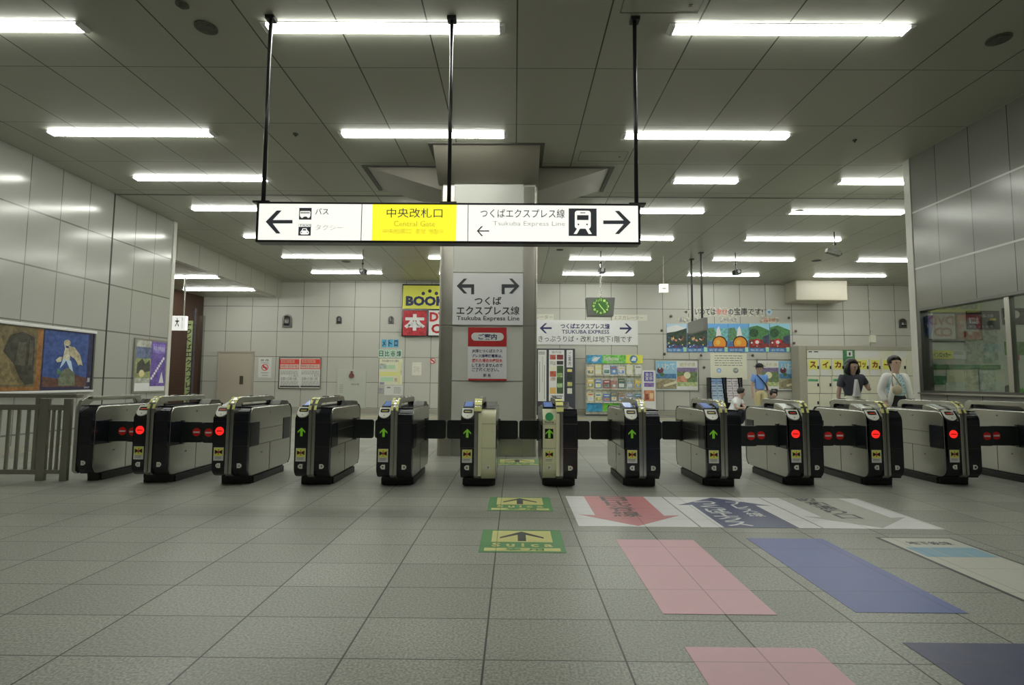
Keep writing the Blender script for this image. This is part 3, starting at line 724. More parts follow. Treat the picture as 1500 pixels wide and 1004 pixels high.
        bm = bmesh.new(); f.polyuv(bm, circle(0, .378, .012, 12), .004, .005); o('red_figure', bm, m_red, s)
        bm = bmesh.new(); f.rectuv(bm, -.042, .32, .035, .3245, .002, .003); f.rectuv(bm, -.042, .305, .03, .309, .002, .003); o('small_print', bm, m_inkgrey, s)
        # number tags
        tagf(o, f, -.002, .229, num_l, -1, m_cream if False else m_reader)
        if cream_left:
            f2 = Face((-.122, -.001, 0), (1, 0, 0), (0, 0, 1), (0, -1, 0))
            bm = bmesh.new(); f2.polyuv(bm, circle(0, .80, .047, 20), -.012, .003); bd = o('green_badge', bm, mat('badge_green', C(50, 135, 85), .5))
            bm = bmesh.new(); text_into(bm, f2, 'Suica', -.05, .73, .05, .752, n=.003, bold=.01); lettering('badge_lettering', bm, m_inkgrey, t, local=True)
    f = Face(((ribr + xr) / 2, 0, 0), (1, 0, 0), (0, 0, 1), (0, -1, 0))
    tagf(o, f, -.002, .229, num_r, 1, m_reader)
    # seams across the front
    bm = bmesh.new()
    for z in (.447, .719): box(bm, xl + .003, -.002, z - .0015, xr - .003, .03, z + .0015)
    pieces('front_seam', bm, m_dark if not (cream_left or cream_right) else mat('front_seam_grey', (.15, .14, .1, 1), .5), t, local=True)
    return t
def tagf(o, f, u, v, s, d, m):
    w = .026
    bm = bmesh.new(); f.polyuv(bm, [(u - d * w, v - w), (u + d * w * .3, v - w), (u + d * w, v - w * .4), (u + d * w, v + w * .4), (u + d * w * .3, v + w), (u - d * w, v + w)], 0, .002)
    tg = o('number_tag', bm, m)
    if s:
        bm = bmesh.new(); text_into(bm, f, s, u - .011, v - .013, u + .011, v + .013, n=.0028, bold=.02)
        lettering('number', bm, m_ink, tg, local=True)

m_red_on = m_noentry
def flap(X, Y, length, d, closed_mark, parent_gate):
    """swing door of a gate; d=+1 sticks out to the right"""
    gx, gy = parent_gate.location.x, parent_gate.location.y
    bm = bmesh.new()
    x0, x1 = X - gx, X - gx + d * length; y = Y - gy
    a, b = min(x0, x1), max(x0, x1)
    prism(bm, round_rect(a, .45, b, .69, .03, 4, (d < 0, d > 0, d > 0, d < 0)), y - .014, y + .014, 'y')
    fl = obj('flap', bm, m_flap, parent_gate, local=True, bevel=.004)
    bm = bmesh.new(); tube(bm, [(x0 + d * .012, y + .005, .43), (x0 + d * .012, y + .005, .71)], .016, 10); obj('flap_hinge', bm, m_steel_dark, fl, local=True, smooth=False)
    if closed_mark:
        f = Face((x1 - d * .075, y - .014, .57), (1, 0, 0), (0, 0, 1), (0, -1, 0))
        bm = bmesh.new(); f.polyuv(bm, circle(0, 0, .048, 24), 0, .002); r = obj('no_entry_disc', bm, m_noentry, fl, local=True)
        bm = bmesh.new(); f.rectuv(bm, -.036, -.009, .036, .009, .002, .004); obj('no_entry_bar', bm, m_noentrybar, r if False else fl, local=True)

def gates():
    def cx(pl, pr, Y):
        f = back(Y); return (f.at(pl, 650)[0] + f.at(pr, 650)[0]) / 2
    G = {}
    spec = [  # px left, px right of the front, front Y, numbers, display, creams, label
        (2, 196.5, 242.5, 6.0, '12', '11', 'red', 0, 0, 'second ticket gate from the left with a red light, beside the slim gate'),
        (3, 313, 360.5, 5.96, '11', '10', 'red', 0, 0, 'third ticket gate from the left, last of the left pair with red lights'),
        (4, 432.5, 481.5, 5.95, '10', '9', 'green', 0, 0, 'black and steel ticket gate with green arrow, leftmost of the green ones'),
        (5, 552.5, 602.5, 5.95, '9', '8', 'green', 0, 0, 'black and steel ticket gate with green arrow just left of the pillar'),
        (6, 674, 726.5, 5.95, '8', '7', 'green', 0, 1, 'ticket gate with black left front and cream right front before the pillar'),
        (7, 795, 846, 5.98, '7', '6', 'green', 1, 0, 'ticket gate with cream left front and round green badge, right of the pillar'),
        (8, 916.5, 967, 6.02, '6', '5', 'green', 0, 0, 'green arrow ticket gate in front of the brochure racks'),
        (9, 1036, 1086, 6.06, '5', '4', 'green', 0, 0, 'rightmost ticket gate with a green arrow, next to closed red-marked flaps'),
        (10, 1157.5, 1205, 6.16, '4', '3', 'red', 0, 0, 'first of the three right ticket gates with red lights'),
        (11, 1275.5, 1321.5, 6.2, '3', '2', 'red', 0, 0, 'middle of the three right ticket gates with red lights, before the woman in dark cardigan'),
        (12, 1389.5, 1435.5, 6.28, '2', '1', 'red', 0, 0, 'last of the three right ticket gates with red lights, beneath the office window'),
    ]
    for k, pl, pr, Y, a, b, disp, cl, cr, lab in spec:
        G[k] = gate(cx(pl, pr, Y), Y, a, b, disp, bool(cl), bool(cr), lab)
    f = back(6.06); xa = f.at(108.5, 650)[0]
    G[1] = gate(xa + .1, 6.06, '', '12', 'red', label='slim ticket gate at the left end beside the railing, without a light', xl=-.09, xr=.1, rib=False, left=False)
    # the half unit against the right wall
    G[13] = gate(6.33, 6.34, '', '', 'red', label='slim ticket gate at the right end against the wall, cut by the frame', xl=-.09, xr=.005, rib=False, left=False)
    def side(k, s):
        g = G[k]; return g.location.x + s * BW if k not in (1, 13) else g.location.x + (.1 if k == 1 else -.09)
    for a, b, rear, red in ((1, 2, 0, 1), (2, 3, 0, 1), (4, 5, 1, 0), (5, 6, 1, 0), (6, 7, 1, 0), (7, 8, 1, 0), (8, 9, 1, 0), (9, 10, 0, 1), (10, 11, 0, 1), (12, 13, 0, 1)):
        L, R = side(a, 1), side(b, -1); mid = (L + R) / 2
        yy = .9 if rear else .25
        flap(L, G[a].location.y + yy, mid - L - .008, 1, red, G[a]); flap(R, G[b].location.y + yy, R - mid - .008, -1, red, G[b])
gates()

# ------------------------------------------------------------------ railing on the left
def railing():
    Y = 6.2
    t = thing('railing', 'grey metal railing with thin balusters left of the ticket gates', 'railing', (-6.2, Y, 0))
    m = mat('railing_paint', (.34, .33, .29, 1), .35, .8)
    f = back(Y)
    X = lambda px: f.at(px, 640)[0]
    Z = lambda py: f.at(40, py)[1]
    xe = XL + .02
    bm = bmesh.new(); box(bm, xe, Y + .02, Z(583), X(106), Y + .12, Z(577)); obj('handrail', bm, m, t, bevel=.005)
    bm = bmesh.new(); box(bm, xe, Y - .02, Z(601), X(57), Y + .02, Z(593)); box(bm, X(70), Y - .02, Z(601), X(94), Y + .02, Z(593)); obj('top_rail', bm, m, t, bevel=.004)
    bm = bmesh.new(); box(bm, xe, Y - .02, Z(695), X(57), Y + .02, Z(688)); box(bm, X(70), Y - .02, Z(694), X(94), Y + .02, Z(688)); obj('bottom_rail', bm, m, t, bevel=.004)
    for a, b in ((57, 70), (92, 103)):
        bm = bmesh.new(); box(bm, X(a), Y - .02, 0, X(b), Y + .02, Z(584)); obj('post', bm, m, t, bevel=.005)
    x = X(52.5)
    bm = bmesh.new(); box(bm, x - .018, Y - .018, Z(695), x + .018, Y + .018, Z(583)); obj('baluster', bm, m, t)
    px = 40
    while True:
        x = X(px)
        if x < XL + .1: break
        bm = bmesh.new(); box(bm, x - .014, Y - .012, Z(692), x + .014, Y + .012, Z(597)); obj('baluster', bm, m, t)
        px -= 14.2
    for px in (76.5, 85):
        x = X(px)
        bm = bmesh.new(); box(bm, x - .012, Y - .012, Z(692), x + .012, Y + .012, Z(597)); obj('baluster', bm, m, t)
railing()

# ------------------------------------------------------------------ floor films
def floor_film(name, label, quad, m, cat='floor marking', group=None):
    bm = bmesh.new(); FLOOR.polyuv(bm, quad, .0005, .0022)
    return bm
def floor_films():
    mg = worn('film_green', C(55, 110, 60, .5), .3); my = worn('film_yellow', C(165, 162, 100, .5), .3); mk = worn('film_dark', (.04, .045, .05, 1), .2)
    def suica(x0, y0, x1, y1, label):
        t = thing('floor_sticker', label, 'floor marking', ((x0 + x1) / 2, (y0 + y1) / 2, 0), 0, 'green and yellow arrow stickers on the floor')
        W, Hh = x1 - x0, y1 - y0
        bm = bmesh.new(); FLOOR.rectuv(bm, x0, y0, x1, y1, .0005, .002); obj('green_sheet', bm, mg, t)
        bm = bmesh.new(); FLOOR.rectuv(bm, x0 + .13 * W, y0 + .42 * Hh, x1 - .13 * W, y1 - .06 * Hh, .002, .003); FLOOR.rectuv(bm, x0 + .06 * W, y0 + .05 * Hh, x1 - .06 * W, y0 + .17 * Hh, .002, .003); obj('yellow_field', bm, my, t)
        c, b, h = (x0 + x1) / 2, y0 + .44 * Hh, .46 * Hh
        bm = bmesh.new(); FLOOR.polyuv(bm, [(c, b + h), (c + .27 * W, b + .42 * h), (c + .27 * W, b + .3 * h), (c + .05 * W, b + .68 * h), (c + .05 * W, b + .05 * h), (c - .05 * W, b + .05 * h), (c - .05 * W, b + .68 * h), (c - .27 * W, b + .3 * h), (c - .27 * W, b + .42 * h)], .003, .004); obj('arrow', bm, mk, t)
        bm = bmesh.new(); text_into(bm, FLOOR, 'S u i c a', x0 + .14 * W, y0 + .22 * Hh, x1 - .14 * W, y0 + .38 * Hh, n=.0032, bold=.03); lettering('lettering', bm, my, t)
        bm = bmesh.new(); text_into(bm, FLOOR, '専 用', x0 + .3 * W, y0 + .06 * Hh, x1 - .25 * W, y0 + .16 * Hh, n=.0042, bold=.02); lettering('small_lettering', bm, mg, t)
    suica(-.245, 3.775, .375, 4.335, 'nearest green floor sticker with yellow field and forward arrow')
    suica(-.245, 4.955, .37, 5.53, 'green arrow floor sticker just in front of the gate passage')
    suica(-.3, 7.6, .4, 8.18, 'green floor sticker seen beyond the flaps at the foot of the pillar')
    mw = worn('film_white', C(190, 190, 178), .22); mp = worn('film_pink', C(165, 106, 110, .52), .25); mn = worn('film_navy', C(50, 56, 88, .5), .25); mgr = worn('film_grey', C(138, 139, 132, .5), .25)
    mpk = worn('film_light_pink', C(172, 134, 142, .54), .2)
    def panel(x0, x1, body, bodycol, label, inv=False, txt='', tcol=None):
        y0, y1 = 4.46, 5.6
        t = thing('floor_sheet', label, 'floor marking', ((x0 + x1) / 2, 5.0, 0), 0, 'white floor sheets with big arrows')
        bm = bmesh.new(); FLOOR.rectuv(bm, x0, y0, x1, y1, .0005, .002); obj('white_sheet', bm, mw, t)
        c = (x0 + x1) / 2
        bm = bmesh.new()
        pts = [(c - .31, y1), (c + .31, y1), (c + .31, y0 + .36), (c + .45, y0 + .38), (c, y0 + .02), (c - .45, y0 + .38), (c - .31, y0 + .36)] if not inv else \
              [(c - .31, y0), (c + .31, y0), (c + .31, y1 - .34), (c + .45, y1 - .36), (c, y1 - .02), (c - .45, y1 - .36), (c - .31, y1 - .34)]
        FLOOR.polyuv(bm, pts, .002, .003); obj('arrow', bm, bodycol, t)
        bm = bmesh.new()
        for cu_, w_, ya, yb, chars in txt:
            h = (ya - yb) / len(chars)
            for r, q in enumerate(chars): text_into(bm, FLOOR, q, c + cu_ - w_, y1 - ya * 0 - (1.14 - ya) - (r + 1) * h + h * .06, c + cu_ + w_, y1 - (1.14 - ya) - r * h, n=.0038, bold=.02)
        lettering('lettering', bm, tcol, t)
    panel(.543, 1.545, None, mp, 'white floor sheet with pink arrow pointing at the viewer', False, [(-.02, .13, 1.12, .3, '日比谷線')], worn('film_text_grey', (.16, .13, .13, 1), .3))
    panel(1.56, 2.56, None, mn, 'white floor sheet with dark blue arrow pointing at the gates', True, [(-.15, .11, .95, .03, 'つくばエクス'), (.14, .075, .95, .35, 'プレス線')], worn('film_text_white', C(190, 190, 190), .3))
    panel(2.575, 3.575, None, mgr, 'white floor sheet with grey arrow, rightmost of the three sheets', False, [(-.06, .1, 1.12, .3, '昭和通り口')], mk)
    for nm, lab, (x0, y0, x1, y1), m in (
        ('floor_stripe', 'long light pink rectangle on the floor below the pink arrow', (.78, 2.82, 1.37, 4.1), mpk),
        ('floor_stripe', 'light pink rectangle cut by the bottom edge, nearest the viewer', (.78, .3, 1.37, 2.48), mpk),
        ('floor_stripe', 'long blue rectangle on the floor below the blue arrow', (1.8, 2.86, 2.39, 4.165), worn('film_blue', C(66, 76, 125, .5), .25)),
        ('floor_stripe', 'dark navy rectangle cut by the bottom right corner', (1.81, .3, 2.4, 2.54), worn('film_darknavy', C(40, 44, 76), .25))):
        bm = bmesh.new(); FLOOR.rectuv(bm, x0, y0, x1, y1, .0005, .0022); solo(nm, bm, m, lab, 'floor marking', 'coloured guide rectangles on the floor')
    t = thing('floor_sheet', 'grey framed floor sheet with light blue boxes near the right edge', 'floor marking', (3.1, 3.5, 0))
    bm = bmesh.new(); FLOOR.rectuv(bm, 2.83, 2.2, 3.42, 4.22, .0005, .0015); obj('dark_border', bm, mk, t)
    bm = bmesh.new(); FLOOR.rectuv(bm, 2.855, 2.22, 3.395, 4.2, .0015, .0025); obj('pale_sheet', bm, worn('film_palegrey', C(152, 152, 142), .3), t)
    bm = bmesh.new()
    for k in range(3): FLOOR.rectuv(bm, 2.885 + .167 * k, 3.76, 3.04 + .167 * k, 3.97, .0025, .0035)
    pieces('blue_box', bm, worn('film_lightblue', C(96, 130, 146), .2), t)
    bm = bmesh.new(); text_into(bm, FLOOR, '地下鉄線', 2.97, 4.03, 3.3, 4.11, n=.0035, bold=.02); lettering('lettering', bm, mk, t)
    # tactile strip in front of the far wall
    bm = bmesh.new(); FLOOR.rectuv(bm, -9, 17.2, 10, 17.5, .0005, .005); solo('tactile_strip', bm, worn('film_tactile', C(150, 135, 80), .3), 'long yellowish tactile paving strip on the floor near the back wall', 'tactile paving')
floor_films()

# ------------------------------------------------------------------ the far wall: signs, posters, fittings
YB = 19.1
FB = back(YB)
def base_of(f, px0, py1, px1):
    (a, b), (c, _) = f.at(px0, py1), f.at(px1, py1); p = f.pt((a + c) / 2, b); return p
def board(name, label, cat, f, px0, py0, px1, py1, m, t=.03, frame=None, group=None, fw=.03):
    """a flat board with its own thickness; returns its empty"""
    th = thing(name, label, cat, base_of(f, px0, py1, px1), 0, group)
    bm = bmesh.new(); f.rect(bm, px0, py1, px1, py0, .0005, max(t, .004)); obj('board', bm, m, th)
    if frame:
        (u0, v0), (u1, v1) = f.at(px0, py1), f.at(px1, py0); bm = bmesh.new()
        f.rectuv(bm, u0 - fw, v0 - fw, u0, v1 + fw, 0, t + .012); f.rectuv(bm, u1, v0 - fw, u1 + fw, v1 + fw, 0, t + .012)
        f.rectuv(bm, u0, v0 - fw, u1, v0, 0, t + .012); f.rectuv(bm, u0, v1, u1, v1 + fw, 0, t + .012)
        obj('frame', bm, frame, th)
    return th
def prints(parent, f, name, items, n0, n1=None, label=None):
    """one printed picture made of coloured fields; items: (px0,py0,px1,py1,(r,g,b)) or ('poly',pts,(r,g,b)) or ('disc',px,py,rpx,(r,g,b))"""
    ms, bm = [], bmesh.new()
    for k, it in enumerate(items):
        col = it[-1]; m = pm(*col)
        if m not in ms: ms.append(m)
        mi = ms.index(m); a = n0 + .0004 * k
        if it[0] == 'poly': f.poly(bm, it[1], n0 - .001, a + .0004, mi)
        elif it[0] == 'disc':
            u, v = f.at(it[1], it[2]); r = abs(f.at(it[1] + it[3], it[2])[0] - u); f.polyuv(bm, circle(u, v, r, 18), n0 - .001, a + .0004, mi)
        else: f.rect(bm, it[0], it[3], it[2], it[1], n0 - .001, a + .0004, mi)
    o = obj(name, bm, ms, parent)
    if label: o['label'] = label
    return o
def letters(parent, f, items, m, n, name='lettering', label=None):
    ms = m if isinstance(m, list) else [m]
    for it in items:
        bm = bmesh.new(); q, a, b, c, d = it[:5]; kw = it[5] if len(it) > 5 else {}
        text_px(bm, f, q, a, b, c, d, n=n, **kw)
        o = lettering(name, bm, ms, parent)
        if label: o['label'] = label
def back_wall_left():
    # bookshop advertising sign, running on behind the pillar
    f = FB
    t = board('advertising_sign', 'big yellow, red and white bookshop sign on the back wall, half hidden by the pillar', 'sign', f, 589, 418, 692, 493, m_black, .12)
    bm = bmesh.new(); f.rect(bm, 591, 453, 690, 420, .12, .13); obj('yellow_field', bm, pm(205, 190, 60), t)
    bm = bmesh.new(); f.rect(bm, 591, 492, 626, 456, .12, .13); obj('red_field', bm, pm(165, 30, 40), t)
    bm = bmesh.new(); f.rect(bm, 628.5, 492, 690, 456, .12, .13); obj('white_field', bm, pm(215, 210, 205), t)
    letters(t, f, [('BOOK', 595.5, 435, 655, 449, dict(bold=.05)), ('OFF', 659, 435, 687, 449, dict(bold=.05))], m_navy, .134, label='navy lettering on yellow')
    prints(t, f, 'dot_row', [('disc', 621, 431, 2.6, (25, 25, 60)), ('disc', 630.5, 427.5, 2.6, (25, 25, 60)), ('disc', 640, 431, 2.6, (25, 25, 60)), ('disc', 649, 434, 2.6, (25, 25, 60))], .131)
    letters(t, f, [('本', 593, 461, 624, 485, dict(bold=.055))], mat('cream_letter', C(215, 205, 190), .5), .134, label='white character on red')
    letters(t, f, [('DVD', 630, 458.5, 668, 472, dict(bold=.04)), ('CD', 632.5, 475.5, 660, 489, dict(bold=.04))], m_redd, .134, label='red lettering on white')
    # subway signs and guide map
    for k, (ch, x) in enumerate((('メ', 559), ('ト', 568), ('ロ', 576.5))):
        t = board('letter_plate', 'blue square plate reading %s above the subway map' % ch, 'sign', f, x, 497.5, x + 7.5, 509, pm(70, 150, 185), .015, group='blue subway name plates')
        letters(t, f, [(ch, x + 1.2, 499, x + 6.3, 507.5, dict(bold=.03))], m_navy, .018)
    for k, ch in enumerate('日比谷線'):
        x = 554.5 + k * 8.7
        t = board('letter_plate', 'pale green square plate reading %s above the subway map' % ch, 'sign', f, x, 512.5, x + 8, 524, pm(160, 190, 170), .015, group='green subway name plates')
        letters(t, f, [(ch, x + .8, 514, x + 7.2, 522.5, dict(bold=.02))], mat('dark_green_letter', C(35, 70, 60), .5), .018)
    t = board('guide_map', 'tall pale subway guide map with yellow bands beneath the green plates', 'map', f, 555, 526, 590, 564, pm(190, 190, 165), .012)
    prints(t, f, 'map_print', [(556, 533, 566, 541, (150, 160, 150)), (566, 535, 579, 541, (150, 180, 140)), (583, 530, 587, 563, (205, 200, 120)), (556, 545, 583, 551, (210, 200, 110)), (558, 553, 576, 559, (150, 185, 150)), (578, 554, 582, 560, (170, 150, 130)), (587, 531, 589, 550, (170, 165, 160)), (556, 560, 563, 563.5, (120, 120, 140))], .012)
    letters(t, f, [('日比谷線のりかえ案内', 560, 527.5, 584, 530.5)], m_ink, .0135)
    t = board('notice_sheet', 'white two-page notice below the subway guide map', 'notice', f, 563, 565, 590, 579, m_paper, .012)
    bm = bmesh.new(); text_bars(bm, f, 577, 567, 588, 577, 5, .012, .0135); f.rect(bm, 567, 569, 572, 567, .012, .0135); obj('fine_print', bm, m_paperg, t)
    t = board('notice_sheet', 'small grey sheet at the left foot of the subway map', 'notice', f, 554.5, 569, 562.5, 577, pm(135, 135, 140), .012)
    t = board('notice_sheet', 'faint white paper on the wall left of the pillar', 'notice', f, 603.5, 531, 617.5, 550, pm(185, 182, 170), .008)
    bm = bmesh.new(); text_bars(bm, f, 606, 537, 615, 546, 4, .008, .0095); obj('fine_print', bm, pm(165, 162, 150), t)
    def no_smoking(parent, cx, cy, r, n):
        u, v = f.at(cx, cy); R = abs(f.at(cx + r, cy)[0] - u); bm = bmesh.new()
        o_, i_ = circle(u, v, R, 24), circle(u, v, R * .8, 24)
        for k in range(24): f.polyuv(bm, [o_[k], o_[(k + 1) % 24], i_[(k + 1) % 24], i_[k]], n, n + .003)
        a = .13 * R; q = R * .62
        f.polyuv(bm, [(u - q - a, v + q - a), (u - q + a, v + q + a), (u + q + a, v - q + a), (u + q - a, v - q - a)], n, n + .003)
        r_ = obj('prohibition_ring', bm, m_red, parent)
        bm = bmesh.new(); f.rectuv(bm, u - R * .6, v - R * .1, u + R * .5, v + R * .12, n - .002, n + .001); obj('cigarette', bm, m_ink, parent)
    t = thing('no_smoking_sign', 'small round red no smoking sticker on the wall left of the pillar', 'sign', base_of(f, 630, 534, 638))
    bm = bmesh.new(); u, v = f.at(634, 529); f.polyuv(bm, circle(u, v, .085, 20), 0, .006); obj('sticker_disc', bm, m_paper, t)
    no_smoking(t, 634, 529, 4.2, .006)
    t = board('no_smoking_notice', 'white no smoking notice just right of the service door', 'sign', f, 378, 524.5, 398.5, 553.5, m_paper, .012)
    no_smoking(t, 388.3, 538.5, 4.9, .014)
    letters(t, f, [('禁 煙', 382, 526.5, 394, 529.5), ('No Smoking', 383, 531, 393.5, 532.8)], m_ink, .0135)
    bm = bmesh.new(); f.rect(bm, 384, 550.5, 392.5, 549.7, .012, .014); f.rect(bm, 383, 547, 393, 546.2, .012, .014); obj('fine_print', bm, m_paperg, t)
    # red and white poster pair
    t = board('poster_board', 'wide framed board with two red and white station notices', 'poster', f, 409, 525, 470, 568.5, m_paper, .02, m_steel, fw=.03)
    for k, x in enumerate((410, 440.5)):
        prints(t, f, 'poster_sheet', [(x, 526.5, x + 29, 541, (200, 50, 40)), (x + 2, 527.5, x + 22, 532, (220, 120, 100)), (x + 1, 534, x + 28, 540, (205, 160, 150)), (x, 565.5, x + 29, 567.5, (40, 40, 40))], .02)
        letters(t, f, [('お知らせ', x + 4, 528, x + 20, 531.6), ('9月1日から', x + 2, 535, x + 26, 539)], [m_redd], .027)
        bm = bmesh.new(); text_bars(bm, f, x + 1.5, 543, x + 27, 549, 3, .02, .0215, seed=k + 3); text_bars(bm, f, x + 1.5, 558, x + 27, 565, 4, .02, .0215, seed=k + 9); obj('fine_print', bm, m_paperg, t)
        letters(t, f, [('1-1 出口', x + 14, 549.5, x + 27, 552), ('5:00~11:00 1:00', x + 2, 553, x + 25, 557)], [m_inkgrey], .0215)
    # fire hydrant cabinet
    t = thing('hydrant_cabinet', 'pale grey fire hydrant cabinet with red lamp set in the back wall', 'cabinet', base_of(f, 493, 598, 537))
    bm = bmesh.new(); f.rect(bm, 493, 598, 537, 542, .001, .05); obj('cabinet_body', bm, m_cab, t, bevel=.006)
    bm = bmesh.new(); f.rect(bm, 508, 597, 536, 555, .05, .056); d = obj('cabinet_door', bm, m_cab, t)
    bm = bmesh.new(); f.rect(bm, 494, 597, 507, 543, .05, .056); obj('cabinet_door', bm, m_cab, t)
    bm = bmesh.new(); u, v = f.at(516, 550.5); f.polyuv(bm, circle(u, v, .09, 18), .05, .1); obj('alarm_lamp', bm, pm(105, 52, 46), t, bevel=.01)
    bm = bmesh.new(); u, v = f.at(516, 545.5); f.polyuv(bm, circle(u, v, .045, 14), .05, .08); obj('alarm_button', bm, pm(105, 52, 46), t)
    letters(t, f, [('消火栓', 515, 562, 527, 564.5)], m_inkgrey, .0575)
    bm = bmesh.new(); text_bars(bm, f, 498, 563, 504, 576, 5, .056, .058, fill=.35); obj('fine_print', bm, m_paperg, t)
    # arched wall lamps
    for lab, x, y0, y1, w in (('largest arched metal wall lamp, above the red posters', 421, 461, 480, 7.2), ('arched metal wall lamp above the hydrant cabinet', 497, 463.5, 474.5, 4), ('arched metal wall lamp above the blue plates', 573, 463.5, 474.5, 4), ('arched metal wall lamp near the right wall corner', 1322, 467, 481, 5)):
        (u0, v0), (u1, v1) = f.at(x - w, y1), f.at(x + w, y0)
        t = thing('wall_lamp', lab, 'wall lamp', f.pt((u0 + u1) / 2, v0), 0, 'arched metal wall lamps'); cu, r = (u0 + u1) / 2, (u1 - u0) / 2
        arch = lambda q: [(cu - q, v0 + (r - q)), (cu + q, v0 + (r - q))] + [(cu + q * math.cos(PI * k / 12), v1 - r + q * math.sin(PI * k / 12)) for k in range(13)]
        bm = bmesh.new(); f.polyuv(bm, arch(r), 0, .04); obj('back_plate', bm, m_steel_dark, t)
        bm = bmesh.new(); n = 10
        rings = []
        for j in range(n + 1):
            a = PI * j / n; rings.append([f.pt(cu - math.cos(a) * r * .62, v0 + r * .8 + k * (v1 - v0 - r * 1.3), .04 + math.sin(a) * r * .55) for k in (0, 1)])
        top = bm.verts.new(f.pt(cu, v1 - r * .25, .05))
        vs = [[bm.verts.new(p) for p in q] for q in rings]
        for a, b in zip(vs, vs[1:]): bm.faces.new((a[0], b[0], b[1], a[1])); bm.faces.new((a[1], b[1], top))
        obj('lamp_hood', bm, m_steel_dark, t, smooth=True)
        bm = bmesh.new(); f.polyuv(bm, round_rect(cu - r * .5, v0 + r * .45, cu + r * .5, v0 + r * .85, r * .1, 3), .04, .06 + r * .3); obj('lamp_lens', bm, m_black, t)
back_wall_left()

def back_wall_middle():
    f = FB
    t = board('wall_sign', 'wide white railway sign with dark blue arrows right of the pillar', 'sign', f, 780, 470, 934, 505, pm(205, 205, 198), .03)
    q = lambda x, y: (780 + x / 5.284, 430 + y / 5.284)
    bm = bmesh.new()
    f.poly(bm, [q(*p) for p in [(55, 270), (98, 232), (112, 232), (82, 263), (148, 263), (148, 277), (82, 277), (112, 310), (98, 310)]], .03, .035)
    f.poly(bm, [q(*p) for p in [(768, 272), (727, 234), (713, 234), (742, 265), (674, 265), (674, 279), (742, 279), (713, 312), (727, 312)]], .03, .035)
    pieces('arrow', bm, m_navy, t)
    letters(t, f, [('つくばエクスプレス線', *q(217, 235), *q(597, 275), dict(bold=.03)), ('TSUKUBA EXPRESS', *q(226, 285), *q(593, 312), dict(bold=.015))], m_navy, .033)
    letters(t, f, [('きっぷうりば・改札は地下1階です', *q(46, 332), *q(768, 376), dict(bold=.004))], m_inkgrey, .033, label='dark grey lettering')
    t = board('letter_strip', 'paper strip with grey escalator lettering, above the right end of the railway sign', 'sign', f, 897, 461.5, 948, 470, pm(180, 178, 165), .006)
    letters(t, f, [('エスカレーター', 899, 463, 942, 468.5)], m_paperg, .008)
    t = board('letter_strip', 'paper strip with grey lettering partly hidden beside the pillar', 'sign', f, 776, 460.5, 811, 469, pm(180, 178, 165), .006)
    letters(t, f, [('レーター', 785, 462, 809.5, 467.5)], m_paperg, .008)
    # dark information stand
    g = back(18.75)
    t = thing('information_stand', 'tall dark grey notice stand with maps between pillar and brochure racks', 'notice board', (g.at(812, 600)[0], 18.9, 0))
    (u0, _), (u1, v1) = g.at(782, 600), g.at(842.5, 511)
    m_st = mat('stand_grey', C(48, 50, 58), .4)
    bm = bmesh.new(); box(bm, u0, 18.76, 0, u1, 18.98, v1); obj('stand_body', bm, m_st, t, bevel=.01)
    bm = bmesh.new(); g.rect(bm, 788, 588, 800.5, 513, -.01, .01); obj('route_map', bm, m_paper, t)
    bm = bmesh.new(); g.rect(bm, 804, 588, 826.5, 513, -.01, .01); p = obj('photo_panel', bm, pm(200, 200, 195), t)
    prints(t, g, 'photo_print', [(805.5, 520, 814, 527, (160, 70, 60)), (815.5, 520, 825, 527, (110, 40, 40)), (805.5, 529, 814, 535, (170, 170, 150)), (815.5, 529, 825, 534.5, (40, 45, 40)), (806, 537, 814.5, 543, (190, 185, 160)), (815.5, 536, 825, 577, (50, 75, 40)), (805.5, 544, 814.5, 552, (160, 70, 45)), (806, 553, 814, 558, (170, 150, 140)), (805.5, 568, 814.5, 577, (190, 150, 70)), (816, 547, 824, 553, (120, 150, 90)), (816, 562, 824, 568, (130, 160, 110))], .01)
    letters(t, g, [('案内板', 808, 514.5, 823, 518)], m_paperg, .0115)
    bm = bmesh.new(); text_bars(bm, g, 807, 579, 824, 585, 2, .01, .012); text_bars(bm, g, 789, 515, 799, 520, 2, .01, .012); obj('fine_print', bm, m_ink, t)
    bm = bmesh.new()
    for (a, b, c, d) in ((790, 530, 791, 575), (794.5, 522, 795.2, 560), (797, 535, 798, 585)): g.rect(bm, a, d, c, b, .01, .0115)
    pieces('map_line', bm, m_paperg, t)
    prints(t, g, 'side_notice', [(830, 513, 839, 538.5, (200, 205, 205)), (831, 541, 838, 545, (190, 180, 90)), (831, 547, 838, 557, (35, 45, 35)), (831, 560, 838, 566, (170, 175, 80)), (831, 569, 838, 577, (185, 185, 170))], -.008)
    letters(t, g, [('ご\n案\n内', 832.5, 516, 836.5, 536)], m_ink, .002)
    # brochure rack with colour headers
    Yr = 18.6; r = back(Yr)
    t = thing('brochure_rack', 'wide brochure rack with blue, green and yellow header panels', 'rack', (r.at(900, 606)[0], Yr + .1, 0))
    (u0, v0), (u1, v1) = r.at(859, 606), r.at(941, 520)
    bm = bmesh.new(); r.rectuv(bm, u0, .05, u1, v1, -.25, -.02); obj('rack_body', bm, pm(175, 175, 150), t, bevel=.008)
    bm = bmesh.new(); r.rectuv(bm, u0 - .02, 0, u1 + .02, .06, -.28, .06); obj('rack_base', bm, m_steel_dark, t)
    for nm, a, b, col in (('header_panel', 859, 882, (50, 130, 175)), ('header_panel', 882, 916.5, (90, 170, 60)), ('header_panel', 916.5, 941, (200, 200, 60))):
        bm = bmesh.new(); r.rect(bm, a, 532.5, b, 520.5, -.02, .02); e = obj(nm, bm, pm(*col), t)
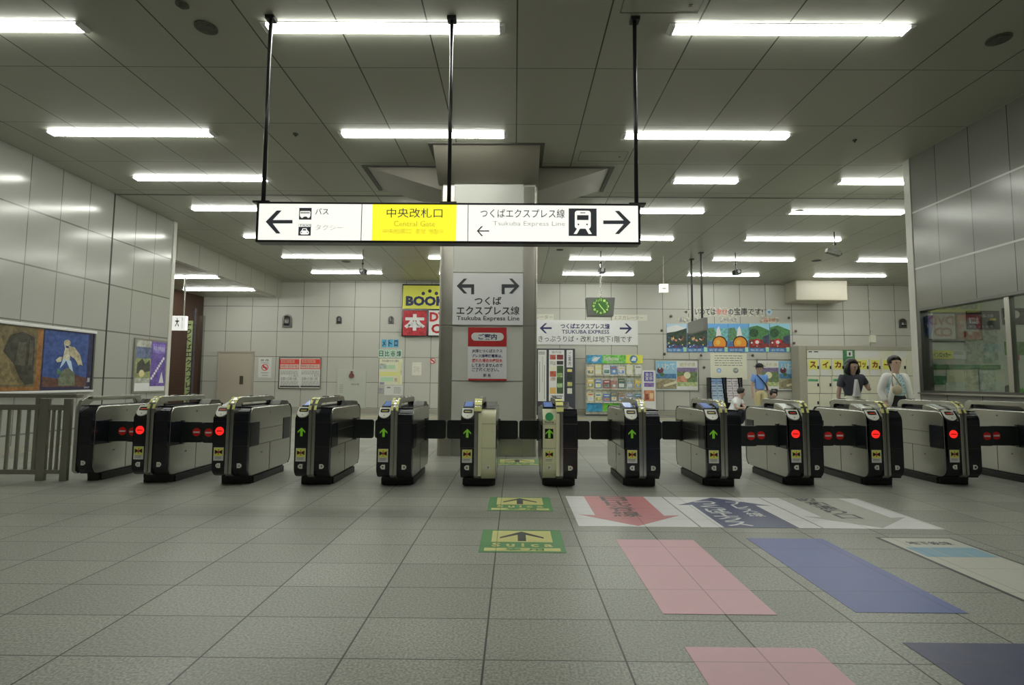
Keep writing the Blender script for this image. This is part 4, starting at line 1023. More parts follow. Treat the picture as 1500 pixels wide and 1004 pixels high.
    prints(t, r, 'emblem', [('disc', 871, 526.5, 4.5, (120, 165, 205)), ('poly', [(866, 529), (871, 524), (880, 523), (874, 529)], (230, 235, 240)), ('disc', 928, 526.5, 5.8, (60, 120, 160)), ('poly', [(924, 529), (927, 523), (932, 524), (931, 529)], (200, 215, 225))], .02)
    letters(t, r, [('Sathouei', 884, 522, 906, 528.5, dict(bold=.02)), ('Information', 890, 529, 913, 531.5)], m_paper, .023)
    for a, b, col in ((859, 881.5, (40, 130, 180)), (883, 916, (90, 180, 50)), (917, 941, (185, 185, 60))):
        bm = bmesh.new(); r.rect(bm, a, 603, b, 591, -.02, .01); obj('kick_panel', bm, pm(*col), t)
    for k, y in enumerate((549, 569.5, 589)):
        bm = bmesh.new(); r.rect(bm, 859, y + 1.6, 941, y + .1, -.02, .06); obj('shelf', bm, pm(170, 170, 150), t)
    cols = [(210, 190, 100), (170, 175, 190), (190, 200, 210), (90, 130, 190), (200, 205, 200), (170, 90, 80), (205, 170, 90), (120, 130, 120), (60, 110, 170), (200, 190, 170), (150, 140, 90), (190, 110, 100), (215, 215, 205), (80, 120, 110)]
    xs = [864.8, 876, 888.5, 899, 910, 922, 934.5]
    rowname = ('top', 'middle', 'bottom')
    seq = [[(190, 175, 165), (200, 185, 120), (190, 200, 190), (85, 120, 175), (200, 205, 200), (195, 190, 150), (200, 200, 180)],
           [(200, 170, 80), (100, 120, 160), (130, 60, 60), (165, 100, 110), (60, 90, 90), (130, 150, 170), (205, 165, 90)],
           [(205, 180, 140), (190, 190, 160), (70, 110, 170), (90, 105, 110), (140, 110, 90), (120, 130, 150), (80, 130, 160)]]
    nm_ = {0: 'first', 1: 'second', 2: 'third', 3: 'fourth', 4: 'fifth', 5: 'sixth', 6: 'seventh'}
    for j, y in enumerate((548.5, 569, 588.5)):
        for k, x in enumerate(xs):
            hgt = 11 + (k * 7 + j * 3) % 4
            (a, b), (c, d) = r.at(x - 4.6, y), r.at(x + 4.6, y - hgt)
            br = thing('brochure', '%s brochure from the left on the %s shelf of the colour-headed rack' % (nm_[k], rowname[j]), 'brochure', ((a + c) / 2, Yr - .04, b), 0, 'brochures in the wide rack')
            bm = bmesh.new(); r.rectuv(bm, a, b, c, d, .005, .045); obj('cover', bm, pm(*seq[j][k]), br)
            hh = d - b; w = c - a; rr = random.Random(j * 9 + k)
            p1 = cols[rr.randrange(14)]; p2 = cols[rr.randrange(14)]
            bm = bmesh.new(); r.rectuv(bm, a + w * .1, b + hh * .1, c - w * .1, b + hh * .5, .045, .046); r.polyuv(bm, circle(a + w * rr.uniform(.35, .65), b + hh * .35, w * .22, 10), .046, .047, 1); obj('cover_picture', bm, [pm(*p1), pm(*p2)], br)
            bm = bmesh.new(); r.rectuv(bm, a + w * .12, d - hh * .28, c - w * .12, d - hh * .14, .045, .046); obj('cover_title', bm, pm(*cols[rr.randrange(14)]), br)
    # narrow stand with purple poster
    r2 = back(18.3)
    t = thing('poster_stand', 'narrow white stand with purple and orange posters right of the brochure rack', 'stand', (r2.at(951, 600)[0], 18.4, 0))
    (u0, _), (u1, v1) = r2.at(941.5, 600), r2.at(960, 543)
    bm = bmesh.new(); r2.rectuv(bm, u0, 0, u1, v1, -.2, 0); obj('stand_body', bm, pm(200, 198, 185), t, bevel=.006)
    prints(t, r2, 'poster_print', [(943.5, 545, 957, 559, (70, 65, 150)), (943.5, 561, 958, 567, (110, 85, 150)), (943, 572, 958.5, 588, (180, 110, 75)), (944, 569, 958, 572, (205, 200, 195)), (945, 577, 950, 586, (120, 60, 50)), (952, 576, 957, 584, (205, 165, 120))], .0)
    letters(t, r2, [('東北\n夏祭', 945, 546.5, 956, 557.5, dict(bold=.01))], pm(190, 185, 215), .012)
back_wall_middle()

def back_wall_right():
    f = FB
    def iwate(x0, x1, lab):
        w = x1 - x0; m = (x0 + x1) / 2
        t = board('poster_board', lab, 'poster', f, x0, 528.5, x1, 571.5, m_paper, .02, m_steel, group='framed tourism posters', fw=.035)
        return t
    def lake(t, x, w):
        prints(t, f, 'lake_poster', [(x, 529.5, x + w, 570.5, (120, 160, 185)), (x, 529.5, x + w, 540, (110, 165, 200)), (x, 548, x + w, 555, (60, 105, 150)), (x, 555, x + w, 569, (150, 145, 120)), ('poly', [(x, 561), (x + w * .5, 555), (x + w, 559), (x + w, 570), (x, 570)], (130, 120, 90)), ('disc', x + w * .2, 543, w * .16, (90, 40, 60)), ('disc', x + w * .3, 549, w * .1, (60, 100, 60)), ('poly', [(x + w * .35, 564), (x + w, 558), (x + w, 562), (x + w * .4, 567)], (190, 180, 150))], .02)
        letters(t, f, [('いわて', x + w * .1, 532, x + w * .92, 542, dict(bold=.02))], pm(225, 230, 230), .033)
    def field(t, x, w):
        prints(t, f, 'field_poster', [(x, 529.5, x + w, 570.5, (205, 205, 185)), (x, 540, x + w, 560, (90, 110, 70)), (x, 539, x + w, 545, (110, 95, 130)), ('poly', [(x, 552), (x + w * .5, 549), (x + w * .5, 560), (x, 560)], (170, 110, 80)), ('disc', x + w * .5, 550, w * .17, (205, 205, 150)), (x, 560, x + w, 566, (150, 165, 110)), ('disc', x + w * .3, 555, w * .13, (185, 130, 100))], .02)
        letters(t, f, [('岩手の旅', x + w * .12, 531.5, x + w * .9, 537)], pm(170, 165, 90), .033)
    t = iwate(960.5, 1021.5, 'framed pair of tourism posters, lake poster on the left, right of the purple stand'); lake(t, 961, 29.5); field(t, 991.5, 29.5)
    t = iwate(1110.5, 1170.5, 'framed pair of tourism posters, lake poster on the right, beside the lockers'); field(t, 1111, 29); lake(t, 1141, 29)
    # six posters in one long banner
    w = 30.2
    names = ['a crowd under a dark hill', 'a crowd under a dark hill', 'an orange bowl before a green coast', 'an orange bowl before a green coast', 'a red drum under green trees', 'a red drum under green trees']
    for k in range(6):
        x = 976 + k * w
        pos = 'left' if k % 2 == 0 else 'right'
        t = board('festival_poster', '%s of the two posters showing %s' % (pos, names[k]), 'poster', f, x + .6, 474.5, x + w - .5, 516, pm(60, 100, 150), .008, group='six colourful posters in a row')
        if k < 2:
            rr = random.Random(4); it = [(x, 474.5, x + w, 486, (150, 175, 195)), ('poly', [(x, 480), (x + w * .5, 476), (x + w, 482), (x + w, 490), (x, 490)], (215, 220, 225)), ('poly', [(x, 488), (x + w * .45, 486), (x + w, 481), (x + w, 497), (x, 497)], (35, 55, 40)), (x, 490, x + w, 506, (45, 60, 45)), (x, 506, x + w, 511, (55, 60, 100))]
            for _ in range(26): it.append(('disc', x + rr.uniform(1, w - 1), rr.uniform(494, 509), rr.uniform(.7, 1.6), rr.choice([(220, 210, 190), (200, 120, 90), (60, 90, 150), (30, 35, 50), (210, 190, 90), (150, 60, 60)])))
        elif k < 4:
            it = [(x, 474.5, x + w, 486, (80, 140, 195)), ('poly', [(x, 484), (x + w, 480), (x + w, 500), (x, 500)], (90, 150, 150)), ('poly', [(x, 481), (x + w * .3, 480), (x + w * .55, 497), (x, 500)], (70, 110, 75)), ('poly', [(x + w * .45, 482), (x + w * .55, 478), (x + w * .68, 492), (x + w * .4, 494)], (200, 205, 200)), ('disc', x + w * .58, 503, w * .36, (50, 20, 15)), ('disc', x + w * .58, 503.4, w * .31, (205, 120, 30)), ('disc', x + w * .5, 502, w * .12, (225, 150, 50)), (x, 508, x + w, 511.5, (130, 50, 40))]
        else:
            rr = random.Random(8); it = [(x, 474.5, x + w, 484, (120, 170, 195)), ('poly', [(x, 480), (x + w * .4, 477), (x + w, 484), (x + w, 500), (x, 500)], (60, 110, 60)), ('disc', x + w * .25, 488, w * .22, (35, 70, 40)), (x, 498, x + w, 510, (120, 40, 35)), ('disc', x + w * .4, 501.5, w * .17, (180, 35, 30)), ('disc', x + w * .4, 501.5, w * .09, (225, 215, 190)), ('poly', [(x + w * .65, 494), (x + w, 490), (x + w, 504), (x + w * .7, 503)], (50, 60, 80))]
            for _ in range(8): it.append(('disc', x + rr.uniform(1, w - 1), rr.uniform(500, 509), rr.uniform(.7, 1.4), rr.choice([(200, 190, 180), (190, 60, 50), (30, 35, 50)])))
        it += [(x, 510.5, x + w, 516, (50, 110, 165)), (x + w * .82, 509, x + w * .97, 515.5, (140, 185, 150))]
        it = [('poly', [(min(max(a, x + .6), x + w - .5), b) for a, b in q[1]], q[2]) if q[0] == 'poly' else q if q[0] == 'disc' else (max(q[0], x + .6), q[1], min(q[2], x + w - .5), q[3], q[4]) for q in it]
        it = [q if q[0] != 'disc' else ('disc', min(max(q[1], x + .6 + q[3]), x + w - .6 - q[3]), q[2], q[3], q[4]) for q in it]
        prints(t, f, 'poster_picture', it, .008)
        letters(t, f, [('岩手県', x + 2, 511.8, x + w * .7, 514.6)], pm(215, 225, 235), .026)
    # handmade lettering above: each cut-out is one strip
    t = board('letter_strip', 'long handmade paper strip with black and red Japanese lettering above the posters', 'sign', f, 1012, 450.5, 1118, 463.5, pm(172, 168, 152), .004)
    letters(t, f, [('いわては', 1018, 452, 1048, 461.5, dict(bold=.02)), ('の', 1067, 453, 1074, 461, dict(bold=.02)), ('宝庫です!', 1075.5, 451.5, 1117, 462, dict(bold=.015))], m_inkgrey, .006)
    letters(t, f, [('幸せ', 1049, 452.5, 1065, 461.5, dict(bold=.02))], pm(190, 90, 80), .006, label='red lettering')
    for lab, s, a, b, col in (('small purple and green lettering strip above the crowd posters', '美しい自然', 995, 1021, (90, 90, 130)), ('small grey lettering strip above the bowl posters', '山海の味覚', 1055, 1079, (130, 125, 140)), ('small red lettering strip above the drum posters', '心躍る祭り', 1114, 1140, (180, 90, 75))):
        t = board('letter_strip', lab, 'sign', f, a - 1, 465, b + 1, 473, pm(165, 161, 145), .003)
        letters(t, f, [(s, a, 466.3, b, 472, dict(bold=.01))], pm(*col), .005)
    t = thing('paper_heart', 'small blue paper badge at the right end of the handmade lettering', 'decoration', base_of(f, 1121, 462, 1131))
    bm = bmesh.new(); u, v = f.at(1126.5, 457.5); f.polyuv(bm, circle(u, v, .115, 16), 0, .006); obj('badge_disc', bm, pm(150, 175, 185), t)
    bm = bmesh.new(); f.polyuv(bm, [(u - .06, v + .02), (u, v - .06), (u + .06, v + .02), (u + .03, v + .05), (u, v + .02), (u - .03, v + .05)], .006, .008); obj('badge_mark', bm, pm(90, 120, 160), t)
    t = thing('paper_mark', 'small dark paper badge at the left end of the handmade lettering', 'decoration', base_of(f, 1001, 462, 1009))
    bm = bmesh.new(); u, v = f.at(1005, 457); f.polyuv(bm, circle(u, v, .1, 14), 0, .006); obj('badge_disc', bm, pm(160, 155, 140), t)
    bm = bmesh.new(); f.polyuv(bm, circle(u, v - .01, .05, 7), .006, .008); obj('badge_mark', bm, pm(60, 60, 60), t)
    # dark knobs round the posters
    where = ['top left of the posters', 'left of the posters', 'below the left end of the posters', 'just under the second crowd poster', 'between framed posters and white notice', 'under the drum posters', 'top right of the posters', 'right of the last drum poster', 'lower right of the drum posters']
    for (x, y), wh in zip([(982.5, 463.5), (969, 484.5), (973, 519), (1026.5, 521), (1031, 538.5), (1102, 521), (1155, 466), (1165, 485.5), (1162.5, 503)], where):
        u, v = f.at(x, y); p = f.pt(u, v)
        bm = bmesh.new(); ball(bm, (p.x, YB - .035, p.z), .05, 2, (1, .8, 1)); tube(bm, [(p.x, YB, p.z), (p.x, YB - .03, p.z)], .025, 10)
        solo('paper_flower', bm, mat('knob_dark', C(75, 60, 60), .5), 'small round dark ornament on the wall, ' + wh, 'ornament', 'dark ornaments around the posters', smooth=True)
    t = board('notice_sheet', 'large cream notice with handwritten lines above the brochure stand', 'notice', f, 1041, 518, 1093.5, 556, pm(190, 187, 165), .008)
    bm = bmesh.new(); text_bars(bm, f, 1047, 520, 1087, 537, 5, .008, .0095, fill=.32, seed=5); obj('fine_print', bm, m_paperg, t)
    prints(t, f, 'round_mark', [('disc', 1053, 543, 3.6, (120, 150, 185)), ('disc', 1077.5, 543, 4, (120, 130, 120)), ('disc', 1053, 543, 1.6, (170, 190, 200)), ('disc', 1078, 543, 1.8, (160, 165, 150))], .0095)
    # stepped brochure stand
    r = back(18.5)
    t = thing('brochure_stand', 'black stepped stand full of blue and white leaflets behind the blue-shirted man', 'stand', (r.at(1063, 604)[0], 18.6, 0))
    (u0, _), (u1, v1) = r.at(1040.5, 604), r.at(1087, 553.5)
    um = r.at(1064.5, 580)[0]
    for a, b in ((u0, u0 + .05), (um - .06, um), (u1 - .05, u1)):
        bm = bmesh.new(); r.rectuv(bm, a, 0, b, v1, -.3, .02); obj('side_panel', bm, m_black, t)
    bm = bmesh.new(); r.rectuv(bm, u0, .02, u1, v1 - .02, -.3, -.26); obj('back_panel', bm, m_black, t)
    k = 0
    nm5 = ['top', 'second', 'third', 'fourth', 'lowest']; cn = ['leftmost column', 'second column', 'third column', 'rightmost column']
    for c, (a, b) in enumerate(((1043.5, 1052), (1052.8, 1060.5), (1066.5, 1074.5), (1075.5, 1084))):
        for rr in range(5):
            y0 = 555.5 + rr * 7; n = -.22 + rr * .05
            (p, q), (s_, u_) = r.at(a, y0 + 6.6), r.at(b, y0)
            br = thing('leaflet', '%s leaflet stack from above in the %s of the stepped stand' % (nm5[rr], cn[c]), 'leaflet', ((p + s_) / 2, 18.5 - n, q), 0, 'leaflets in the stepped stand')
            col = (120, 150, 200) if c < 2 and rr == 0 else (150, 170, 205) if c < 2 else (190, 180, 185)
            bm = bmesh.new(); r.rectuv(bm, p, q, s_, u_, n, n + .03); obj('leaflet_cover', bm, pm(*col), br)
            bm = bmesh.new(); r.rectuv(bm, p + .02, q + .05, s_ - .02, q + .1, n + .03, n + .031); obj('leaflet_print', bm, pm(100, 115, 150) if c < 2 else pm(150, 140, 150), br)
    # metal duct box under the ceiling
    bm = bmesh.new(); (a, z0) = back(18.4).at(1164, 441); b = back(18.4).at(1240, 441)[0]
    box(bm, a, 18.3, z0, b, 19.1, H)
    struct('trim_duct', bm, mat('duct_paint', (.5, .47, .38, 1), .4), bevel=.05, segs=3)
    t = board('alarm_box', 'small white box at the end of a conduit above the lockers', 'box', f, 1273.5, 491.5, 1281, 502, pm(190, 188, 170), .07)
    bm = bmesh.new(); u, v = f.at(1274, 492); tube(bm, [f.pt(u + .02, v, .03), f.pt(u + .02, H, .03)], .014, 8); obj('conduit', bm, pm(165, 160, 145), t)
back_wall_right()

def lockers():
    Y = 18.55; f = back(Y)
    (u0, _), (u1, v1) = f.at(1172, 600), f.at(1345, 508)
    t = thing('coin_locker_bank', 'long bank of cream coin lockers with yellow name panels on the back wall', 'lockers', ((u0 + u1) / 2, Y + .25, 0))
    m_l = mat('locker_cream', C(170, 168, 152), .45); m_f = mat('locker_frame', C(125, 122, 110), .5)
    bm = bmesh.new(); f.rectuv(bm, u0, 0, f.at(1182, 560)[0], v1, -.5, .03); f.rectuv(bm, f.at(1182, 560)[0] + .001, f.at(1200, 513)[1], u1, v1, -.5, .03); pieces('surround', bm, m_f, t, bevel=.008)
    bm = bmesh.new(); f.rectuv(bm, f.at(1182, 560)[0], 0, u1, f.at(1200, 513)[1], -.5, -.01); obj('carcass', bm, m_dark, t)
    bm = bmesh.new(); f.rect(bm, 1182, 525.4, 1345, 513, -.01, .01); obj('header_panel', bm, m_l, t)
    bm = bmesh.new()
    for a, b in ((1183, 1199), (1200, 1218), (1219, 1236), (1254, 1272), (1273, 1287), (1309, 1328)):
        f.rect(bm, a, 524, b, 514, .01, .014)
    pieces('instruction_sheet', bm, m_paper, t)
    bm = bmesh.new()
    for a, b in ((1184, 1189), (1192, 1198)): f.rect(bm, a, 516.4, b, 515, .014, .016)
    pieces('instruction_heading', bm, m_ink, t)
    cols = [(1182.5, 1200), (1201, 1218), (1219, 1236.5), (1252, 1272.5), (1273.5, 1290), (1291, 1308.5), (1309.5, 1327), (1328, 1345)]
    txt = ['ス', 'イ', 'カ', 'ロッ', 'カ', 'ー', '', '']
    for k, (a, b) in enumerate(cols):
        for j, (y0, y1) in enumerate(((526.2, 550.6), (551.4, 576.4), (577.2, 603))):
            bm = bmesh.new(); f.rect(bm, a + .3, y1, b - .3, y0, -.01, .015); d = obj('locker_door', bm, m_l, t, bevel=.003)
            bm = bmesh.new(); f.rect(bm, b - 3, (y0 + y1) / 2 + 2.5, b - 1.4, (y0 + y1) / 2 - 2, .015, .04); obj('locker_key', bm, m_black, d)
            if j == 0 and txt[k]:
                bm = bmesh.new(); f.rect(bm, a + 2, 541, b - 3.4, 528, .015, .019); e = obj('yellow_name_panel', bm, pm(215, 205, 70), d)
                letters_kids(d, f, txt[k], a + 3.5, 530, b - 5, 539)
                bm = bmesh.new(); f.rect(bm, a + 2.5, 550, b - 4, 543, .015, .017); obj('price_sheet', bm, m_paper, d)
            if j == 1 and k in (0, 2):
                bm = bmesh.new(); f.rect(bm, a + 1, 559, b - 2, 555.6, .015, .018); obj('green_strip', bm, pm(70, 140, 90), d)
    bm = bmesh.new(); f.rect(bm, 1237.5, 603, 1251, 513, -.01, .03); p = obj('control_column', bm, pm(50, 105, 65), t)
    bm = bmesh.new(); f.rect(bm, 1240, 522.5, 1247.5, 514.5, .03, .034); obj('white_symbol_plate', bm, m_paper, t)
    bm = bmesh.new(); f.rect(bm, 1242.5, 521, 1245, 516.5, .034, .036); obj('bag_symbol', bm, m_inkgrey, t)
    bm = bmesh.new(); f.rect(bm, 1240, 545, 1248, 532, .03, .035); obj('control_screen', bm, m_black, t)
def letters_kids(d, f, s, a, y0, b, y1):
    bm = bmesh.new(); text_px(bm, f, s, a, y0 if s != 'ー' else 533.5, b, y1 if s != 'ー' else 535.5, n=.021, bold=.05 if s != 'ロッ' else .03)
    me_ = lettering('panel_letter', bm, pm(120, 45, 30), d)
lockers()

# ------------------------------------------------------------------ things hung from the ceiling
def hung():
    # clock
    Y = 15.5; f = back(Y); (u0, v0), (u1, v1) = f.at(860, 463), f.at(900, 436)
    cx = (u0 + u1) / 2; cz = (v0 + v1) / 2; w = (u1 - u0) / 2; h = (v1 - v0) / 2
    t = thing('hanging_clock', 'dark grey box clock with a glowing green dial hung from the ceiling', 'clock', (cx, Y, v0))
    bm = bmesh.new(); tl = .16
    prism_pts = [(cx - w * .93, cz - h), (cx + w * .93, cz - h), (cx + w * 1.05, cz + h), (cx - w * 1.05, cz + h)]
    prism(bm, prism_pts, Y, Y + .3, 'y'); obj('clock_case', bm, mat('clock_grey', C(75, 78, 72), .4), t, bevel=.01)
    bm = bmesh.new(); g = back(Y); g.polyuv(bm, circle(cx, cz + .01, h * .9, 28, w * .68), 0, .004)
    obj('clock_dial', bm, mat('dial_green', (.02, .08, .015, 1), .4, emit=.25, emit_color=(.09, .3, .03, 1)), t)
    m_glow = mat('glow_green', (.3, .45, .1, 1), .5, emit=.5, emit_color=(.55, .85, .25, 1))
    for k in range(12):
        a = PI / 2 - 2 * PI * (k + 1) / 12; x, z = cx + math.cos(a) * w * .52, cz + .01 + math.sin(a) * h * .7
        bm = bmesh.new(); text_into(bm, g, str(k + 1), x - .035, z - .035, x + .035, z + .035, n=.006, bold=.02); lettering('hour_numeral', bm, m_glow, t)
    for (ex, ez, wd) in ((.36, -.55, .012), (-.16, .3, .012)):
        dx, dz = ex * w, ez * h * 1.1; L = math.hypot(dx, dz); nx, nz = -dz / L * wd, dx / L * wd
        bm = bmesh.new(); g.polyuv(bm, [(cx - dx * .15 + nx, cz - dz * .15 + nz), (cx - dx * .15 - nx, cz - dz * .15 - nz), (cx + dx - nx, cz + dz - nz), (cx + dx + nx, cz + dz + nz)], .006, .01); obj('clock_hand', bm, m_glow, t)
    bm = bmesh.new(); tube(bm, [(cx + .02, Y + .15, v1), (cx + .02, Y + .15, H)], .02, 8); obj('pole', bm, m_steel, t)
    # white lit emergency light
    Y = 14.9; f = back(Y); (u0, v0), (u1, v1) = f.at(967, 428), f.at(979, 416); cx = (u0 + u1) / 2
    t = thing('exit_lantern', 'small white lit square box hung on a thin rod right of the clock', 'sign', (cx, Y, v0))
    bm = bmesh.new(); box(bm, u0, Y, v0, u1, Y + .12, v1); obj('lit_box', bm, mat('lit_white_box', (.8, .8, .75, 1), .4, emit=.7, emit_color=(1, 1, .95, 1)), t, bevel=.006)
    bm = bmesh.new(); f.polyuv(bm, [(cx - .05, v0 + .09), (cx + .05, v0 + .09), (cx + .05, v0 + .12), (cx - .05, v0 + .12)], 0, .003); obj('small_symbol', bm, pm(150, 170, 150), t)
    bm = bmesh.new(); tube(bm, [(cx, Y + .06, v1), (cx, Y + .06, H)], .011, 6); obj('rod', bm, pm(160, 155, 140), t)
    # dark sign seen end on, on two poles
    t = thing('hanging_sign', 'dark unlit hanging sign turned side-on, on two black poles left of the posters', 'sign', (5.2, 14.9, H))
    bm = bmesh.new(); box(bm, 5.14, 14.25, 2.62, 5.26, 15.55, 2.97); obj('sign_box', bm, mat('unlit_sign', C(88, 88, 84), .4), t, bevel=.008)
    for y in (14.5, 15.3):
        bm = bmesh.new(); tube(bm, [(5.2, y, 2.97), (5.2, y, H)], .03, 10); po = obj('pole', bm, m_pole, t)
        bm = bmesh.new(); box(bm, 5.14, y - .06, H - .03, 5.26, y + .06, H); obj('ceiling_flange', bm, m_pole, po)
    # small cameras
    def cam(px, pt, pb, Y, lab, big=False):
        f = back(Y); (x, z1) = f.at(px, pt); z0 = f.at(px, pb)[1]
        t = thing('security_camera', lab, 'camera', (x, Y, z0), 0, 'security cameras hung from the ceiling')
        bm = bmesh.new(); tube(bm, [(x, Y, z0 + .08), (x, Y, H)], .012, 6); obj('rod', bm, m_pole, t)
        bm = bmesh.new(); ball(bm, (x, Y, z0 + .3), .035, 1); obj('joint', bm, m_pole, t)
        bm = bmesh.new()
        if not big: box(bm, x - .06, Y - .14, z0, x + .1, Y + .1, z0 + .13)
        else: 
            prism(bm, [(x - .22, z0 + .1), (x - .19, z0 + .2), (x + .12, z0 + .13), (x + .1, z0)], Y - .06, Y + .06, 'y')
        b = obj('camera_body', bm, pm(90, 90, 84) if big else m_black, t, bevel=.01)
        bm = bmesh.new()
        if not big: tube(bm, [(x + .02, Y - .17, z0 + .065), (x + .02, Y - .13, z0 + .065)], .04, 12); obj('lens', bm, m_steel_dark, t)
        else: tube(bm, [(x + .09, Y - .02, z0 + .07), (x + .14, Y - .02, z0 + .055)], .035, 12); obj('lens', bm, m_steel_dark, t)
    cam(532, 366, 402, 14.4, 'small dark camera hung in front of a tube light left of the pillar')
    cam(880, 369, 401, 14.4, 'small dark camera hung just above the clock')
    cam(1077, 371, 403, 14.5, 'small dark camera hung above the posters')
    cam(1222, 341, 376, 12.4, 'grey bullet camera hung near the right wall end', True)
    # sign peeping out behind the left wall
    f = back(15.2)
    t = thing('hanging_sign', 'small lit white sign on a pole peeping out behind the left wall end', 'sign', (-9.75, 15.25, 4.2))
    (u1, v1), (_, v0) = f.at(272, 463), f.at(272, 484)
    bm = bmesh.new(); box(bm, u1 - 1.1, 15.2, v0, u1, 15.32, v1); obj('lit_box', bm, mat('lit_white_box', (1, 1, 1, 1)), t, bevel=.006)
    letters(t, f, [('大', 256, 466, 263, 479, dict(bold=.03)), ('出\n入\n口', 265.5, 465, 268.5, 481)], m_ink, .004)
    bm = bmesh.new(); tube(bm, [(u1 - .1, 15.26, v1), (u1 - .1, 15.26, 4.2)], .03, 10); obj('pole', bm, m_steel, t)
    # green vertical band on the brown wall
    Yg = 17.0; f = back(Yg)
    (u0, v0), (u1, v1) = f.at(268.5, 600), f.at(283, 470)
    t = thing('banner_sign', 'tall narrow pale green sign with vertical black Japanese lettering on a post', 'sign', ((u0 + u1) / 2, Yg + .05, 0))
    bm = bmesh.new(); box(bm, u0, Yg, 0, u1, Yg + .08, v1); obj('sign_board', bm, pm(150, 168, 110), t, bevel=.004)
    bm = bmesh.new(); box(bm, u1 + .005, Yg - .01, 0, u1 + .05, Yg + .09, 3.5); obj('edge_post', bm, pm(55, 50, 55), t)
    its = []
    for k, ch in enumerate('ーつくばエクスプレスのりば'):
        y = 475 + k * 11.2
        if ch == 'ー': its.append(('｜' if False else 'ー', 272, 475, 280, 477, dict(bold=.02)))
        else: its.append((ch, 272, y - 4, 280.5, y + 3.6, dict(bold=.02)))
    letters(t, f, its, m_ink, .004)
hung()

